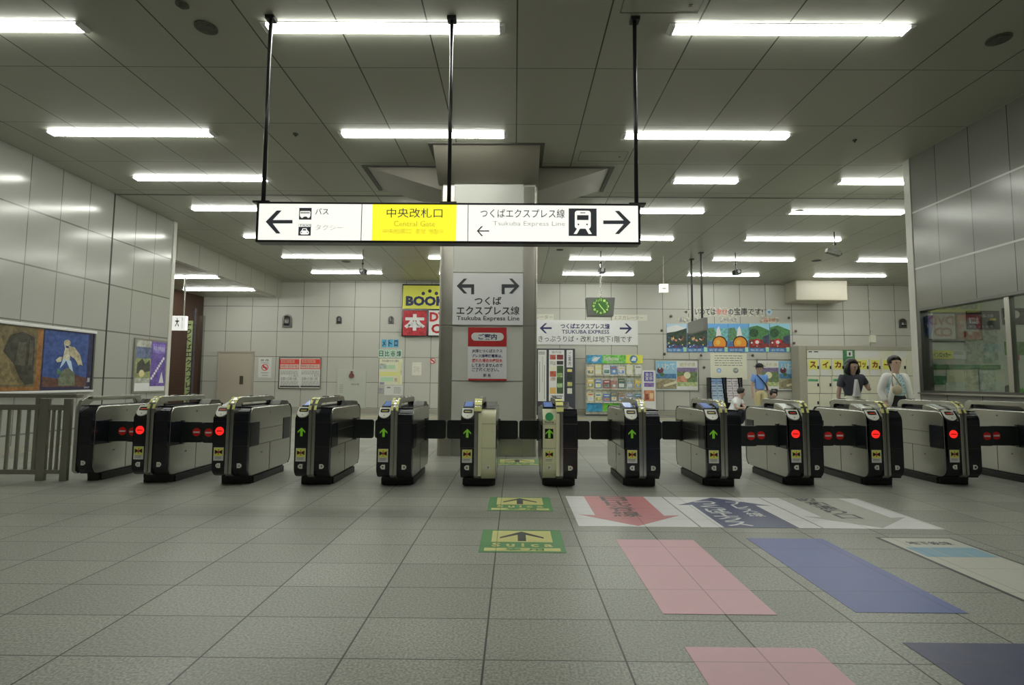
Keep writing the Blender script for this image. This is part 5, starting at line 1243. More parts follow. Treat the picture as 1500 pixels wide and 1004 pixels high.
# ------------------------------------------------------------------ left wall posters
def left_posters():
    f = leftside(XL)
    y0, y1, z0, z1 = 6.4, 9.72, .98, 2.02
    t = thing('advertising_board', 'long framed advertising board on the left wall with brown and blue pictures', 'poster', (XL, 8.0, z0))
    bm = bmesh.new(); f.rectuv(bm, y0, z0, y1, z1, 0, .05); obj('board', bm, m_steel_dark, t)
    bm = bmesh.new(); f.rectuv(bm, y0, z1, y1 + .04, z1 + .05, 0, .08); obj('top_rail', bm, m_lampwhite, t, bevel=.008)
    bm = bmesh.new(); f.rectuv(bm, y0, z0 - .04, y1 + .04, z0, 0, .08); obj('bottom_rail', bm, m_lampwhite, t, bevel=.008)
    bm = bmesh.new(); f.rectuv(bm, y1, z0, y1 + .04, z1, 0, .06); obj('end_rail', bm, m_steel_dark, t)
    ms = [pm(125, 80, 30), pm(86, 74, 44), pm(46, 44, 34), pm(66, 62, 48), pm(104, 90, 54)]
    bm = bmesh.new(); f.rectuv(bm, y0, z0 + .01, 8.67, z1 - .01, .05, .052, 0); f.rectuv(bm, y0, z0 + .07, 8.57, z1 - .01, .052, .054, 1)
    f.polyuv(bm, [(8.0, 1.6), (8.1, 1.86), (8.3, 1.93), (8.52, 1.85), (8.54, 1.1), (8.4, 1.08), (8.3, 1.2), (8.2, 1.4)], .054, .056, 2)
    f.polyuv(bm, [(8.2, 1.4), (8.24, 1.76), (8.38, 1.76), (8.38, 1.38)], .056, .058, 3); f.polyuv(bm, [(8.42, 1.4), (8.43, 1.8), (8.5, 1.8), (8.5, 1.4)], .056, .058, 3)
    f.polyuv(bm, [(7.2, 1.1), (7.4, 1.6), (7.9, 1.95), (8.05, 1.6), (8.15, 1.3), (8.3, 1.08)], .054, .0555, 4)
    p = obj('brown_picture', bm, ms, t)
    # blue picture with a winged white figure
    ms = [pm(38, 62, 120), pm(30, 30, 62), pm(175, 168, 140), pm(150, 140, 110), pm(150, 172, 196), pm(84, 92, 70), pm(78, 46, 34), pm(60, 100, 70)]
    bm = bmesh.new(); f.rectuv(bm, 8.68, z0 + .01, 9.71, z1 - .01, .05, .052, 1); f.rectuv(bm, 8.7, z0 + .06, 9.6, z1 - .02, .052, .054, 0)
    f.polyuv(bm, [(8.7, 1.22), (9.0, 1.18), (9.2, 1.3), (9.4, 1.24), (9.6, 1.2), (9.6, 1.04), (8.7, 1.04)], .054, .055, 6)
    f.polyuv(bm, [(9.0, 1.18), (9.1, 1.34), (9.22, 1.38), (9.33, 1.3), (9.36, 1.06), (9.02, 1.06)], .055, .056, 5)
    f.polyuv(bm, circle(9.14, 1.81, .055, 12, .07), .056, .058, 3)
    f.polyuv(bm, [(9.08, 1.8), (9.12, 1.72), (9.2, 1.72), (9.22, 1.5), (9.06, 1.5), (9.1, 1.7)], .056, .058, 2)
    f.polyuv(bm, [(9.17, 1.76), (9.3, 1.74), (9.42, 1.62), (9.5, 1.42), (9.44, 1.44), (9.4, 1.42), (9.33, 1.52), (9.2, 1.6)], .058, .06, 3)
    f.polyuv(bm, [(9.07, 1.52), (9.02, 1.36), (9.08, 1.42), (9.14, 1.5), (9.22, 1.36), (9.3, 1.3), (9.24, 1.5)], .058, .06, 4)
    f.polyuv(bm, [(8.93, 1.5), (9.0, 1.56), (9.05, 1.56), (9.04, 1.48), (8.96, 1.46)], .058, .06, 2)
    f.polyuv(bm, [(8.98, 1.36), (9.06, 1.3), (9.03, 1.24), (8.96, 1.28)], .056, .058, 7)
    p = obj('blue_picture', bm, ms, t)
    bm = bmesh.new(); text_into(bm, f, '展', 9.62, 1.12, 9.68, 1.2, n=.056); text_into(bm, f, '2007', 9.56, 1.01, 9.68, 1.04, n=.056); lettering('lettering', bm, m_paper, t)
    # small framed poster pair
    y0, y1, z0, z1 = 10.86, 11.8, .93, 2.0
    t = thing('poster_board', 'framed pair of purple and landscape posters near the end of the left wall', 'poster', (XL, 11.3, z0))
    bm = bmesh.new(); f.rectuv(bm, y0 - .04, z0 - .04, y1 + .04, z1 + .04, 0, .03); obj('frame', bm, m_steel, t)
    cols = [(150, 150, 140), (80, 90, 120), (120, 130, 80), (60, 60, 50), (180, 170, 120), (200, 200, 195)]
    bm = bmesh.new(); f.rectuv(bm, y0, z0, 11.31, z1, .03, .032, 0); f.rectuv(bm, y0, 1.62, 11.31, 1.86, .032, .033, 1); f.rectuv(bm, y0, 1.2, 11.31, 1.62, .032, .033, 2)
    f.polyuv(bm, [(10.9, 1.5), (11.05, 1.62), (11.15, 1.5), (11.28, 1.6), (11.3, 1.35), (10.9, 1.3)], .033, .034, 3); f.polyuv(bm, circle(11.05, 1.3, .08, 10), .034, .035, 4); f.rectuv(bm, y0, z0, 11.31, 1.1, .033, .034, 5)
    obj('landscape_poster', bm, [pm(*c) for c in cols], t)
    cols = [(88, 66, 140), (110, 90, 165), (190, 185, 200), (205, 205, 210)]
    bm = bmesh.new(); f.rectuv(bm, 11.32, z0 + .1, y1, z1, .03, .032, 0); f.rectuv(bm, 11.36, 1.75, 11.76, 1.95, .032, .033, 1)
    for k in range(9): f.polyuv(bm, circle(11.36 + k * .045, 1.2 + k * .055, .035, 6), .033, .034, 2)
    f.polyuv(bm, [(11.6, 1.1), (11.68, 1.35), (11.76, 1.1)], .033, .034, 2); f.rectuv(bm, 11.32, z0, y1, z0 + .1, .03, .032, 3)
    obj('purple_poster', bm, [pm(*c) for c in cols], t)
    bm = bmesh.new(); text_into(bm, f, '平泉 世界遺産', 11.38, 1.8, 11.74, 1.9, n=.0345); lettering('lettering', bm, m_paper, t)
left_posters()

# ------------------------------------------------------------------ behind the office window
def office():
    f = back(8.3); F = f
    def plate(name, lab, cat, a, b, c, d, col, t=.02):
        return board(name, lab, cat, f, a, b, c, d, pm(*col), t)
    w = rightside(XR + .1)
    t = thing('paper_banner', 'blue pennant with notched bottom hung inside the office window', 'pennant', base_of(w, 1351, 495, 1366))
    bm = bmesh.new(); w.poly(bm, [(1351, 463), (1366.5, 462), (1365, 487), (1361, 495), (1357, 491), (1352, 487)], .0, .006); obj('cloth', bm, pm(42, 80, 150), t)
    bm = bmesh.new(); w.poly(bm, [(1355.5, 477), (1358.5, 473), (1361, 478), (1358, 482)], .006, .008); obj('printed_emblem', bm, pm(170, 160, 190), t)
    t = plate('office_sign', 'yellow coin locker sign inside the office window', 'sign', 1359, 514, 1394, 526, (200, 195, 60))
    letters(t, f, [('コインロッカー', 1362, 516.5, 1391, 524, dict(bold=.03))], m_ink, .023)
    t = plate('office_sign', 'white sheet with small print right of the yellow coin locker sign', 'notice', 1394.6, 514, 1413, 526.5, (190, 195, 185))
    bm = bmesh.new(); text_bars(bm, f, 1396, 515, 1410, 520, 2, .02, .022); obj('fine_print', bm, m_paperg, t)
    t = plate('poster_banner', 'dark event banner with white date lettering inside the office window', 'poster', 1416, 456, 1462, 483, (45, 45, 44))
    letters(t, f, [('8/22水', 1418, 464, 1432, 475, dict(bold=.02)), ('11:00~20:00', 1434, 461, 1453, 465.5), ('チケット発売', 1418, 477, 1453, 481)], m_paper, .023)
    bm = bmesh.new(); f.rect(bm, 1448, 470, 1457, 467, .02, .022); obj('yellow_stripe', bm, pm(190, 170, 60), t)
    t = plate('poster_banner', 'dark banner with a round white emblem at the right edge of the office window', 'poster', 1468, 452, 1500, 476, (45, 45, 44))
    bm = bmesh.new(); u, v = f.at(1486, 461); f.polyuv(bm, circle(u, v, .062, 18), .02, .023); obj('round_emblem', bm, pm(180, 180, 170), t)
    bm = bmesh.new(); f.rect(bm, 1469, 468, 1476, 466, .02, .022); obj('yellow_stripe', bm, pm(190, 170, 60), t)
    t = plate('notice_rail', 'thin dark green rail running across the office window', 'rail', 1360, 535, 1463, 540.5, (50, 120, 70), .03)
    for lab, a, b, c, d, col in (('green sheet low in the office window at the left', 1359.5, 551, 1385, 563.5, (60, 115, 65)), ('cream sheet low in the office window, left of the pale ones', 1387, 542.5, 1411, 560.5, (182, 184, 150)), ('white sheet beneath the cream sheet in the office', 1385, 561.5, 1412, 573, (178, 188, 178)),
                                 ('tall cream sheet in the middle of the office window', 1413, 542.5, 1433, 571, (170, 172, 140)), ('pale blue sheet right of the middle cream sheet', 1433.5, 542.5, 1457, 573, (150, 165, 160)), ('green poster high at the right edge of the window', 1472, 501, 1500, 520.5, (88, 125, 62)), ('red topped notice at the right edge of the window', 1480.5, 520, 1492, 528, (150, 50, 45)), ('white notice with blue foot below the red one', 1480, 528.5, 1491.5, 548, (165, 160, 170)),
                                 ('large white panel behind the upper office window', 1367, 462, 1413, 494, (176, 184, 168)), ('pale panel below the dark banner in the office', 1414, 484, 1460, 533, (150, 156, 140))):
        plate('notice_sheet', lab, 'notice', a, b, c, d, col, .012 if 'panel' not in lab else .006)
    bm = bmesh.new(); f.rect(bm, 1360, 501.5, 1412, 499.6, 0, .02)
    solo('cable_trunking', bm, pm(80, 85, 75), 'thin dark conduit on the office wall beneath the white panel', 'conduit')
    # counter with a potted plant and a dark bin by the right edge
    bm = bmesh.new(); box(bm, 6.6, 5.6, .98, 9.2, 8.25, 1.02); box(bm, 6.62, 5.65, 0, 9.15, 8.2, .98)
    solo('office_counter', bm, pm(150, 148, 135), 'pale counter inside the office below window height', 'counter')
    g = back(7.4); p = g.at(1481, 574)
    t = thing('desk_bin', 'dark round-topped bin on the office counter', 'bin', (p[0], 7.4, 1.02))
    bm = bmesh.new(); tube(bm, [(p[0], 7.4, 1.02), (p[0], 7.4, 1.17)], .062, 16); obj('bin_body', bm, pm(50, 52, 48), t)
    bm = bmesh.new(); ball(bm, (p[0], 7.4, 1.17), .062, 2, (1, 1, .5)); obj('bin_lid', bm, pm(60, 62, 58), t, smooth=True)
    p = g.at(1495, 570)
    t = thing('potted_plant', 'small bright green plant in a pale pot on the office counter', 'plant', (p[0], 7.4, 1.02))
    bm = bmesh.new(); tube(bm, [(p[0], 7.4, 1.02), (p[0], 7.4, 1.08)], [.035, .05], 14); obj('pot', bm, pm(170, 170, 120), t)
    bm = bmesh.new(); rr = random.Random(3)
    for k in range(34):
        a = rr.uniform(0, 2 * PI); l = rr.uniform(.05, .12); e = rr.uniform(.2, 1.3)
        c = Vector((p[0], 7.4, 1.08)); d = Vector((math.cos(a) * math.cos(e), math.sin(a) * math.cos(e), math.sin(e))) * l; n = d.cross(Vector((0, 0, 1))).normalized() * .014
        q = [bm.verts.new(x) for x in (c, c + d * .5 + n, c + d, c + d * .5 - n)]; bm.faces.new(q)
    obj('foliage', bm, mat('leaf_green', C(70, 150, 50), .5), t)
office()

# ------------------------------------------------------------------ ceiling fittings
def ceiling_bits():
    def disc(px, py, r, lab, dome=False, col=(70, 70, 58)):
        d = AX.transposed() @ Vector(((px - 750) / FPX, (py - 502) / FPX, 1)); k = (H - CAMZ) / d.z; x, y = d.x * k, d.y * k
        t = thing('ceiling_speaker' if not dome else 'smoke_detector', lab, 'speaker' if not dome else 'detector', (x, y, H - .012), 0, 'round fittings on the ceiling')
        bm = bmesh.new(); tube(bm, [(x, y, H), (x, y, H - .012)], r, 24); obj('grille' if not dome else 'detector_base', bm, pm(*col), t)
        if dome:
            bm = bmesh.new(); tube(bm, [(x, y, H - .012), (x, y, H - .04)], [r * .55, r * .35], 16); obj('detector_head', bm, pm(60, 60, 52), t)
        else:
            bm = bmesh.new(); tube(bm, [(x, y, H - .012), (x, y, H - .016)], r * .8, 24); obj('grille_mesh', bm, pm(60, 60, 50), t)
    disc(302, 40, .11, 'round ceiling speaker between the two nearest left tube lights')
    disc(1463, 57, .11, 'round ceiling speaker at the top right corner')
    disc(267, 6, .06, 'small ceiling detector at the top edge left of the sign pole', True)
    disc(1168, 311, .13, 'round ceiling speaker near the right side of the fourth light row')
    disc(507, 383, .13, 'round ceiling speaker left of the pillar, near the far wall')
    disc(433, 196, .04, 'tiny ceiling detector left of the second row middle light', True)
    disc(1252, 205, .03, 'tiny ceiling detector right of the second row right light', True)
    disc(820, 366, .1, 'round ceiling speaker just right of the pillar')
    disc(1196, 382, .13, 'round ceiling speaker above the duct box')
    def hatch(pts, lab):
        q = []
        for px, py in pts:
            d = AX.transposed() @ Vector(((px - 750) / FPX, (py - 502) / FPX, 1)); k = (H - CAMZ) / d.z; q.append((d.x * k, d.y * k))
        x0, x1 = min(p[0] for p in q), max(p[0] for p in q); y0, y1 = min(p[1] for p in q), max(p[1] for p in q)
        t = thing('access_hatch', lab, 'hatch', ((x0 + x1) / 2, (y0 + y1) / 2, H), 0, 'square access hatches in the ceiling')
        m = pm(72, 74, 58); w = .008
        bm = bmesh.new(); box(bm, x0, y0, H - .003, x1, y0 + w, H); box(bm, x0, y1 - w, H - .003, x1, y1, H); box(bm, x0, y0 + w, H - .003, x0 + w, y1 - w, H); box(bm, x1 - w, y0 + w, H - .003, x1, y1 - w, H); obj('hatch_frame', bm, m, t)
        bm = bmesh.new(); box(bm, x1 - .12, (y0 + y1) / 2, H - .006, x1 - .09, (y0 + y1) / 2 + .03, H); obj('hatch_lock', bm, m, t)
    hatch([(908, 19), (1022, 19), (1030, -8)], 'square access hatch outline beside the right sign pole')
    hatch([(846, 236), (914, 236), (920, 222)], 'square access hatch outline just right of the pillar head')
ceiling_bits()

# ------------------------------------------------------------------ people
def skin_body(name, nodes, edges, m, parent, sub=2, root=None):
    keys = list(nodes); me = bpy.data.meshes.new(name)
    me.from_pydata([nodes[k][0] for k in keys], [(keys.index(a), keys.index(b)) for a, b in edges], [])
    o = bpy.data.objects.new(name, me); COL.objects.link(o); o.parent = parent
    sk = o.modifiers.new('skin', 'SKIN'); sk.use_smooth_shade = True
    for i, k in enumerate(keys):
        r = nodes[k][1]; r = r if isinstance(r, tuple) else (r, r)
        me.skin_vertices[0].data[i].radius = r; me.skin_vertices[0].data[i].use_root = (k == (root or keys[0]))
    sd = o.modifiers.new('smooth', 'SUBSURF'); sd.levels = sub; sd.render_levels = sub
    me.materials.append(m)
    return o
def add_hand(nodes, edges, wrist, elbow, side, curl=.5, s=1):
    """palm, four unequal fingers and a thumb growing from the wrist"""
    w, e = Vector(nodes[wrist][0]), Vector(nodes[elbow][0]); d = (w - e).normalized()
    ref = Vector((0, -1, 0)) if abs(d.y) < .8 else Vector((0, 0, 1))
    u = (ref - ref.dot(d) * d).normalized(); n = d.cross(u) * side
    p = wrist + '_palm'; nodes[p] = (w + d * .045 * s, (.028 * s, .016 * s)); edges.append((wrist, p))
    for k, (off, l) in enumerate(((.028, .062), (.009, .072), (-.010, .067), (-.028, .052))):
        b = w + d * .078 * s + u * off * s; a, c, t_ = '%s_f%d' % (wrist, k), '%s_g%d' % (wrist, k), '%s_h%d' % (wrist, k)
        nodes[a] = (b, .0095 * s); nodes[c] = (b + (d * math.cos(curl * .5) + n * math.sin(curl * .5)) * l * .5 * s, .0085 * s)
        nodes[t_] = (Vector(nodes[c][0]) + (d * math.cos(curl) + n * math.sin(curl)) * l * .5 * s, .007 * s)
        edges += [(p, a), (a, c), (c, t_)]
    a, c = wrist + '_t0', wrist + '_t1'
    nodes[a] = (w + d * .035 * s + u * .042 * s + n * .006, .0105 * s); nodes[c] = (w + d * .07 * s + u * .055 * s + n * .015, .0085 * s); edges += [(p, a), (a, c)]
def head_parts(t, hc, s, look, hair):
    """face on a head whose centre is hc; look = unit vector the face points to"""
    look = Vector(look).normalized(); up = (Vector((0, 0, 1)) - look * look.z).normalized(); sd = look.cross(up)
    P = lambda a, b, c: hc + (sd * a + up * b + look * c) * s
    for k in (-1, 1):
        bm = bmesh.new(); ball(bm, P(k * .03, .005, .074), .0105 * s, 1); obj('eye', bm, m_hair, t, local=True, smooth=True)
        bm = bmesh.new(); ball(bm, P(k * .076, -.01, .0), .02 * s, 1, (.5, .8, 1.3)); obj('ear', bm, m_skin, t, local=True, smooth=True)
    bm = bmesh.new(); ball(bm, P(0, -.02, .083), .014 * s, 1, (.8, .9, 1.4)); obj('nose', bm, m_skin, t, local=True, smooth=True)
    bm = bmesh.new(); ball(bm, P(0, -.054, .07), .016 * s, 1, (1.3, .5, .45)); obj('mouth', bm, mat('lip', (.35, .12, .1, 1), .5), t, local=True, smooth=True)
def person(label, loc, rz, h, J, top, bottom, hair='short', look=(0, -1, 0), top_r=1.0, sleeve='short', trousers='long', wide=1.0, fold=.5, hem=.95, band=.6):
    """J: joint positions for a 1.6 m figure facing -y; x is the picture's left-right"""
    s = h / 1.6; t = thing('person', label, 'person', loc, rz)
    D = dict(pelvis=(0, 0, .90), waist=(0, 0, 1.03), chest=(0, -.005, 1.2), neck=(0, .005, 1.345), jaw=(0, -.015, 1.425), head=(0, -.005, 1.50), crown=(0, .005, 1.555),
             hipL=(-.085, 0, .86), hipR=(.085, 0, .86), kneeL=(-.09, -.02, .47), kneeR=(.09, -.02, .47), ankL=(-.09, .02, .08), ankR=(.09, .02, .08), toeL=(-.1, -.13, .03), toeR=(.1, -.13, .03),
             shL=(-.165, 0, 1.3), shR=(.165, 0, 1.3), elL=(-.21, .01, 1.03), elR=(.21, .01, 1.03), wrL=(-.225, -.05, .80), wrR=(.225, -.05, .80))
    D.update(J)
    D = {k: Vector(v) * s for k, v in D.items()}
    R = dict(pelvis=(.13, .095), waist=(.11, .085), chest=(.135, .095), neck=.048, jaw=(.062, .07), head=(.09, .1), crown=(.068, .078), hipL=.085, hipR=.085, kneeL=.052, kneeR=.052, ankL=.036, ankR=.036, toeL=.03, toeR=.03,
             shL=.05, shR=.05, elL=.035, elR=.035, wrL=.024, wrR=.024)
    nodes = {k: (D[k], tuple(x * s for x in R[k]) if isinstance(R[k], tuple) else R[k] * s) for k in D}
    E_ = [('pelvis', 'waist'), ('waist', 'chest'), ('chest', 'neck'), ('neck', 'jaw'), ('jaw', 'head'), ('head', 'crown'), ('pelvis', 'hipL'), ('pelvis', 'hipR'), ('hipL', 'kneeL'), ('kneeL', 'ankL'), ('ankL', 'toeL'), ('hipR', 'kneeR'), ('kneeR', 'ankR'), ('ankR', 'toeR'), ('chest', 'shL'), ('shL', 'elL'), ('elL', 'wrL'), ('chest', 'shR'), ('shR', 'elR'), ('elR', 'wrR')]
    add_hand(nodes, E_, 'wrL', 'elL', 1, fold, s); add_hand(nodes, E_, 'wrR', 'elR', -1, fold, s)
    slim = dict(nodes)
    for k in ('pelvis', 'waist', 'chest', 'hipL', 'hipR', 'shL', 'shR', 'kneeL', 'kneeR'):
        q, r = slim[k]; slim[k] = (q, tuple(x * .8 for x in r) if isinstance(r, tuple) else r * .8)
    skin_body('body', slim, E_, m_skin, t)
    def cloth(name, keys, edges, m, grow, over=None, extra=None):
        nd = {}
        for k in keys:
            r = nodes[k][1]; r = r if isinstance(r, tuple) else (r, r); nd[k] = (nodes[k][0], (r[0] + grow * s, r[1] + grow * s))
        if over:
            for k, (a, b, f, rr) in over.items():
                p = D[a].lerp(D[b], f); nd[k] = (p, rr * s if not isinstance(rr, tuple) else tuple(x * s for x in rr))
        return skin_body(name, nd, edges, m, t, root='chest' if 'chest' in nd else 'pelvis')
    # top
    ks = ['chest', 'waist', 'shL', 'shR']; ed = [('waist', 'chest'), ('chest', 'shL'), ('chest', 'shR'), ('chest', 'collar'), ('waist', 'hem')]
    ov = dict(collar=('chest', 'neck', .55, (.085, .07)), hem=('waist', 'pelvis', hem, ((.148 if hem > .6 else .128) * wide, .112 if hem > .6 else .1)))
    if sleeve == 'none': pass
    elif sleeve == 'short':
        ov['slL'] = ('shL', 'elL', .62, .056); ov['slR'] = ('shR', 'elR', .62, .056); ed += [('shL', 'slL'), ('shR', 'slR')]
    else:
        ks += ['elL', 'elR']; ov['slL'] = ('elL', 'wrL', .9, .036); ov['slR'] = ('elR', 'wrR', .9, .036); ed += [('shL', 'elL'), ('shR', 'elR'), ('elL', 'slL'), ('elR', 'slR')]
    cloth(top[0], ks, ed, top[1], .02, ov)
    # bottom
    ks = ['pelvis', 'hipL', 'hipR', 'kneeL', 'kneeR']; ed = [('pelvis', 'hipL'), ('pelvis', 'hipR'), ('hipL', 'kneeL'), ('hipR', 'kneeR'), ('pelvis', 'band')]
    ov = dict(band=('pelvis', 'waist', band, (.125, .1)))
    if trousers == 'long': ov['cuL'] = ('kneeL', 'ankL', .9, .06); ov['cuR'] = ('kneeR', 'ankR', .9, .06); ed += [('kneeL', 'cuL'), ('kneeR', 'cuR')]
    else: ov['cuL'] = ('kneeL', 'ankL', .15, .075); ov['cuR'] = ('kneeR', 'ankR', .15, .075); ed += [('kneeL', 'cuL'), ('kneeR', 'cuR')]
    cloth(bottom[0], ks, ed, bottom[1], .018, ov)
    for k in 'LR':
        a, b = D['ank' + k], D['toe' + k]
        bm = bmesh.new(); c = (a + b) / 2; dd = (b - a); ang = math.atan2(dd.x, -dd.y)
        ball(bm, (0, 0, 0), .06 * s, 2, (.75, 2.0, .65)); bmesh.ops.transform(bm, matrix=Matrix.Translation((c.x, c.y, max(.035 * s, c.z - .02))) @ Matrix.Rotation(ang, 4, 'Z'), verts=bm.verts); obj('shoe', bm, m_black, t, local=True, smooth=True)
    # head furniture
    hc = D['head']; L = Vector(look).normalized(); head_parts(t, hc, s, L, hair)
    back_ = -L
    bm = bmesh.new(); ball(bm, hc + Vector((0, 0, .03)) * s + back_ * .022 * s, .104 * s, 3, (.92, 1.02, .98))
    # cut the hair open over the face
    dl = [v for v in bm.verts if (v.co - hc).dot(L) > .035 * s and (v.co - hc).z < .058 * s]
    dl += [v for v in bm.verts if (v.co - hc).z < -.05 * s and v not in dl]
    bmesh.ops.delete(bm, geom=list(set(dl)), context='VERTS')
    h_ = obj('hair', bm, m_hair, t, local=True, smooth=True); md = h_.modifiers.new('thick', 'SOLIDIFY'); md.thickness = .012 * s
    if hair == 'bob':
        for k in (-1, 1):
            sd = L.cross(Vector((0, 0, 1))).normalized() * k
            bm = bmesh.new(); tube(bm, [hc + (sd * .07 + Vector((0, 0, .05))) * s, hc + (sd * .094 + back_ * .01 + Vector((0, 0, -.02))) * s, hc + (sd * .095 + back_ * .01 + Vector((0, 0, -.1))) * s, hc + (sd * .08 + Vector((0, 0, -.155))) * s], [.03 * s, .045 * s, .048 * s, .02 * s], 10); obj('hair_side', bm, m_hair, t, local=True, smooth=True)
        bm = bmesh.new(); tube(bm, [hc + (back_ * .06 + Vector((0, 0, .03))) * s, hc + (back_ * .075 + Vector((0, 0, -.05))) * s, hc + (back_ * .06 + Vector((0, 0, -.15))) * s], [.07 * s, .078 * s, .05 * s], 12); obj('hair_back', bm, m_hair, t, local=True, smooth=True)
    if hair == 'tied':
        bm = bmesh.new(); tube(bm, [hc + (back_ * .08 + Vector((0, 0, .03))) * s, hc + (back_ * .11 + Vector((0, 0, -.04))) * s, hc + (back_ * .09 + Vector((0, 0, -.14))) * s], [.03 * s, .035 * s, .015 * s], 10); obj('hair_tail', bm, m_hair, t, local=True, smooth=True)
    return t, D, s
def fabric(name, r, g, b, rough=.85): return mat(name, C(r, g, b), rough)
m_teal = fabric('teal_print_blouse', 90, 120, 130)
def teal_nodes():
    m = m_teal; b = m.node_tree.nodes['Principled BSDF']; n = N(m, 'ShaderNodeTexVoronoi'); n.inputs['Scale'].default_value = 30
    tc = N(m, 'ShaderNodeTexCoord'); m.node_tree.links.new(tc.outputs['Object'], n.inputs['Vector'])
    r = N(m, 'ShaderNodeValToRGB'); r.color_ramp.elements[0].color = C(60, 85, 100); r.color_ramp.elements[1].color = C(150, 170, 175); r.color_ramp.elements[1].position = .6
    m.node_tree.links.new(n.outputs['Distance'], r.inputs[0]); m.node_tree.links.new(r.outputs[0], b.inputs['Base Color'])
teal_nodes()
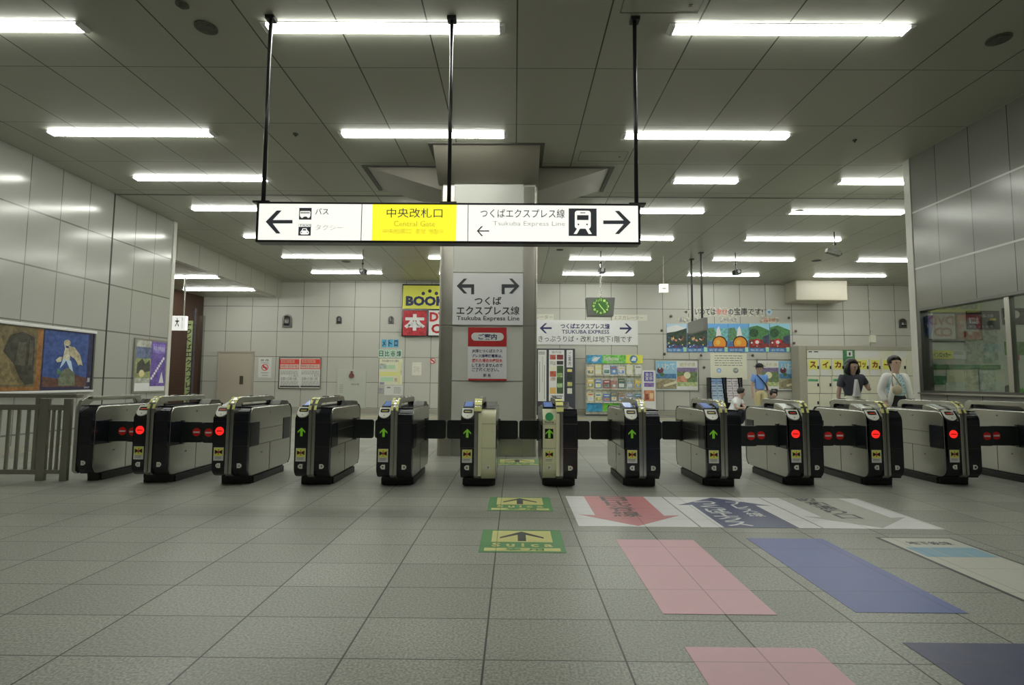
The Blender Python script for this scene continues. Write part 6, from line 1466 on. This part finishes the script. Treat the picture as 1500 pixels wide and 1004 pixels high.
def people():
    # woman looking at her wrist
    t, D, s = person('person in dark short cardigan and white top looking at one wrist, behind the right gates', (5.66, 8.85, 0), .0, 1.60,
        dict(elR=(.265, -.03, 1.1), wrR=(.13, -.22, 1.13), elL=(-.225, .02, 1.02), wrL=(-.235, -.02, .80), head=(.01, -.015, 1.49), crown=(.012, -.02, 1.55)),
        ('cardigan', fabric('dark_cardigan', 48, 50, 58)), ('trousers', fabric('cream_trousers', 178, 175, 160)), 'bob', look=(.2, -.95, -.25), fold=.3, hem=.3, band=.95)
    bm = bmesh.new(); prism(bm, [(-.006 * s, 1.27 * s), (.014 * s, 1.27 * s), (.035 * s, 1.16 * s), (.062 * s, .985 * s), (-.055 * s, .985 * s), (-.03 * s, 1.16 * s)], -.138 * s, -.05 * s, 'y'); obj('white_top', bm, fabric('white_top', 190, 188, 182), t, local=True, bevel=.012)
    # woman in an open white jacket
    t, D, s = person('person in open white jacket and patterned blouse with shoulder bag, beside the right wall end', (6.5, 9.0, 0), .08, 1.66,
        dict(elL=(-.25, .03, 1.04), wrL=(-.25, -.08, .83), elR=(.24, .03, 1.04), wrR=(.25, -.06, .82)),
        ('blouse', m_teal), ('trousers', fabric('black_trousers', 26, 26, 32)), 'tied', look=(-.1, -1, -.05), sleeve='none', hem=.95, band=.9)
    q = lambda x, y, z: Vector((x, y, z)) * s
    jn = dict(chest=(q(0, .055, 1.21), (.14 * s, .07 * s)), low=(q(0, .07, .95), (.16 * s, .06 * s)), hemj=(q(0, .07, .78), (.165 * s, .06 * s)), collar=(q(0, .04, 1.33), (.075 * s, .05 * s)))
    je = [('chest', 'collar'), ('chest', 'low'), ('low', 'hemj')]
    for k in 'LR':
        jn['sh' + k] = (D['sh' + k], (.068 * s, .068 * s)); jn['el' + k] = (D['el' + k], (.055 * s, .055 * s)); jn['cu' + k] = (D['el' + k].lerp(D['wr' + k], .85), (.045 * s, .045 * s))
        je += [('chest', 'sh' + k), ('sh' + k, 'el' + k), ('el' + k, 'cu' + k)]
    skin_body('jacket', jn, je, fabric('white_jacket', 178, 178, 172), t, root='chest')
    for k in (-1, 1):
        bm = bmesh.new(); tube(bm, [q(k * .07, -.06, 1.32), q(k * .115, -.1, 1.2), q(k * .15, -.09, 1.02), q(k * .175, -.07, .88), q(k * .185, -.05, .78)], [.022, .035, .04, .045, .035], 10); obj('jacket_front', bm, fabric('white_jacket', 178, 178, 172), t, local=True, smooth=True)
    bg = thing('shoulder_bag', 'beige handbag hanging from the shoulder of the person in white jacket', 'bag', (6.5 - .17, 8.74, 1.0))
    bm = bmesh.new(); ball(bm, (0, 0, .1), .085, 3, (1, .55, 1)); obj('bag_body', bm, fabric('beige_bag', 150, 140, 120), bg, local=True, smooth=True)
    bm = bmesh.new(); tube(bm, [(-.07, 0, .16), (-.05, .04, .27), (.0, .09, .36), (.04, .06, .27), (.07, 0, .16)], .01, 8); obj('bag_strap', bm, fabric('beige_strap', 120, 108, 90), bg, local=True, smooth=True)
    # man in blue shirt
    t, D, s = person('person in light blue shirt, khaki shorts and black hat by the leaflet stand', (6.98, 15.0, 0), .1, 1.72,
        dict(elL=(-.2, .03, 1.03), elR=(.2, .03, 1.03)), ('blue_shirt', fabric('blue_shirt', 88, 122, 175)), ('shorts', fabric('khaki_shorts', 160, 150, 115)), 'short', look=(-.5, -.85, -.15), trousers='short')
    hc = D['head']
    bm = bmesh.new(); tube(bm, [hc + Vector((0, 0, .05)) * s, hc + Vector((0, 0, .062)) * s], [.15 * s, .14 * s], 20); ball(bm, hc + Vector((0, 0, .065)) * s, .098 * s, 2, (1, 1, .8)); obj('hat', bm, fabric('black_hat', 25, 26, 30), t, local=True, smooth=True)
    bm = bmesh.new(); tube(bm, [(-.11 * s, -.06 * s, 1.33 * s), (0, -.125 * s, 1.18 * s), (.12 * s, -.12 * s, 1.02 * s), (.19 * s, -.03 * s, .93 * s)], .016, 8); obj('bag_strap', bm, fabric('black_hat', 25, 26, 30), t, local=True, smooth=True)
    bg = thing('shoulder_bag', 'small black bag at the hip of the blue-shirted person', 'bag', (7.26, 14.76, .84))
    bm = bmesh.new(); box(bm, -.07, -.06, 0, .07, .04, .2); obj('bag_body', bm, fabric('black_bag', 22, 22, 26), bg, local=True, bevel=.02)
    bm = bmesh.new(); box(bm, -.072, -.064, .1, .072, -.055, .19); obj('bag_flap', bm, fabric('black_bag_flap', 32, 32, 36), bg, local=True, bevel=.003)
    # two crouching children
    def crouch(label, loc, rz, h, topc, lean):
        person(label, loc, rz, h, dict(pelvis=(0, .1, .34), waist=(0, .06, .47), chest=(lean, -.02, .66), neck=(lean * 1.4, -.06, .80), jaw=(lean * 1.5, -.1, .87), head=(lean * 1.55, -.1, .94), crown=(lean * 1.55, -.09, .99),
            hipL=(-.09, .08, .33), hipR=(.09, .08, .33), kneeL=(-.14, -.24, .46), kneeR=(.14, -.24, .46), ankL=(-.12, -.08, .08), ankR=(.12, -.08, .08), toeL=(-.13, -.22, .03), toeR=(.13, -.22, .03),
            shL=(lean - .155, -.02, .75), shR=(lean + .155, -.02, .75), elL=(-.2, -.16, .55), elR=(.22, -.16, .55), wrL=(-.08, -.32, .54), wrR=(.12, -.34, .54)),
            ('t_shirt', topc), ('trousers', fabric('dark_jeans', 28, 30, 38)), 'short', look=(.4, -.8, -.5), wide=.95)
    crouch('crouching person in white t-shirt with dark trousers, left of the blue-shirted person', (5.78, 13.9, 0), .7, 1.6, fabric('white_tee', 200, 198, 192), .15)
    crouch('crouching person in white shirt, only head and shoulders showing above a gate', (7.05, 14.4, 0), -.3, 1.5, fabric('pale_shirt', 185, 188, 190), 0)
people()
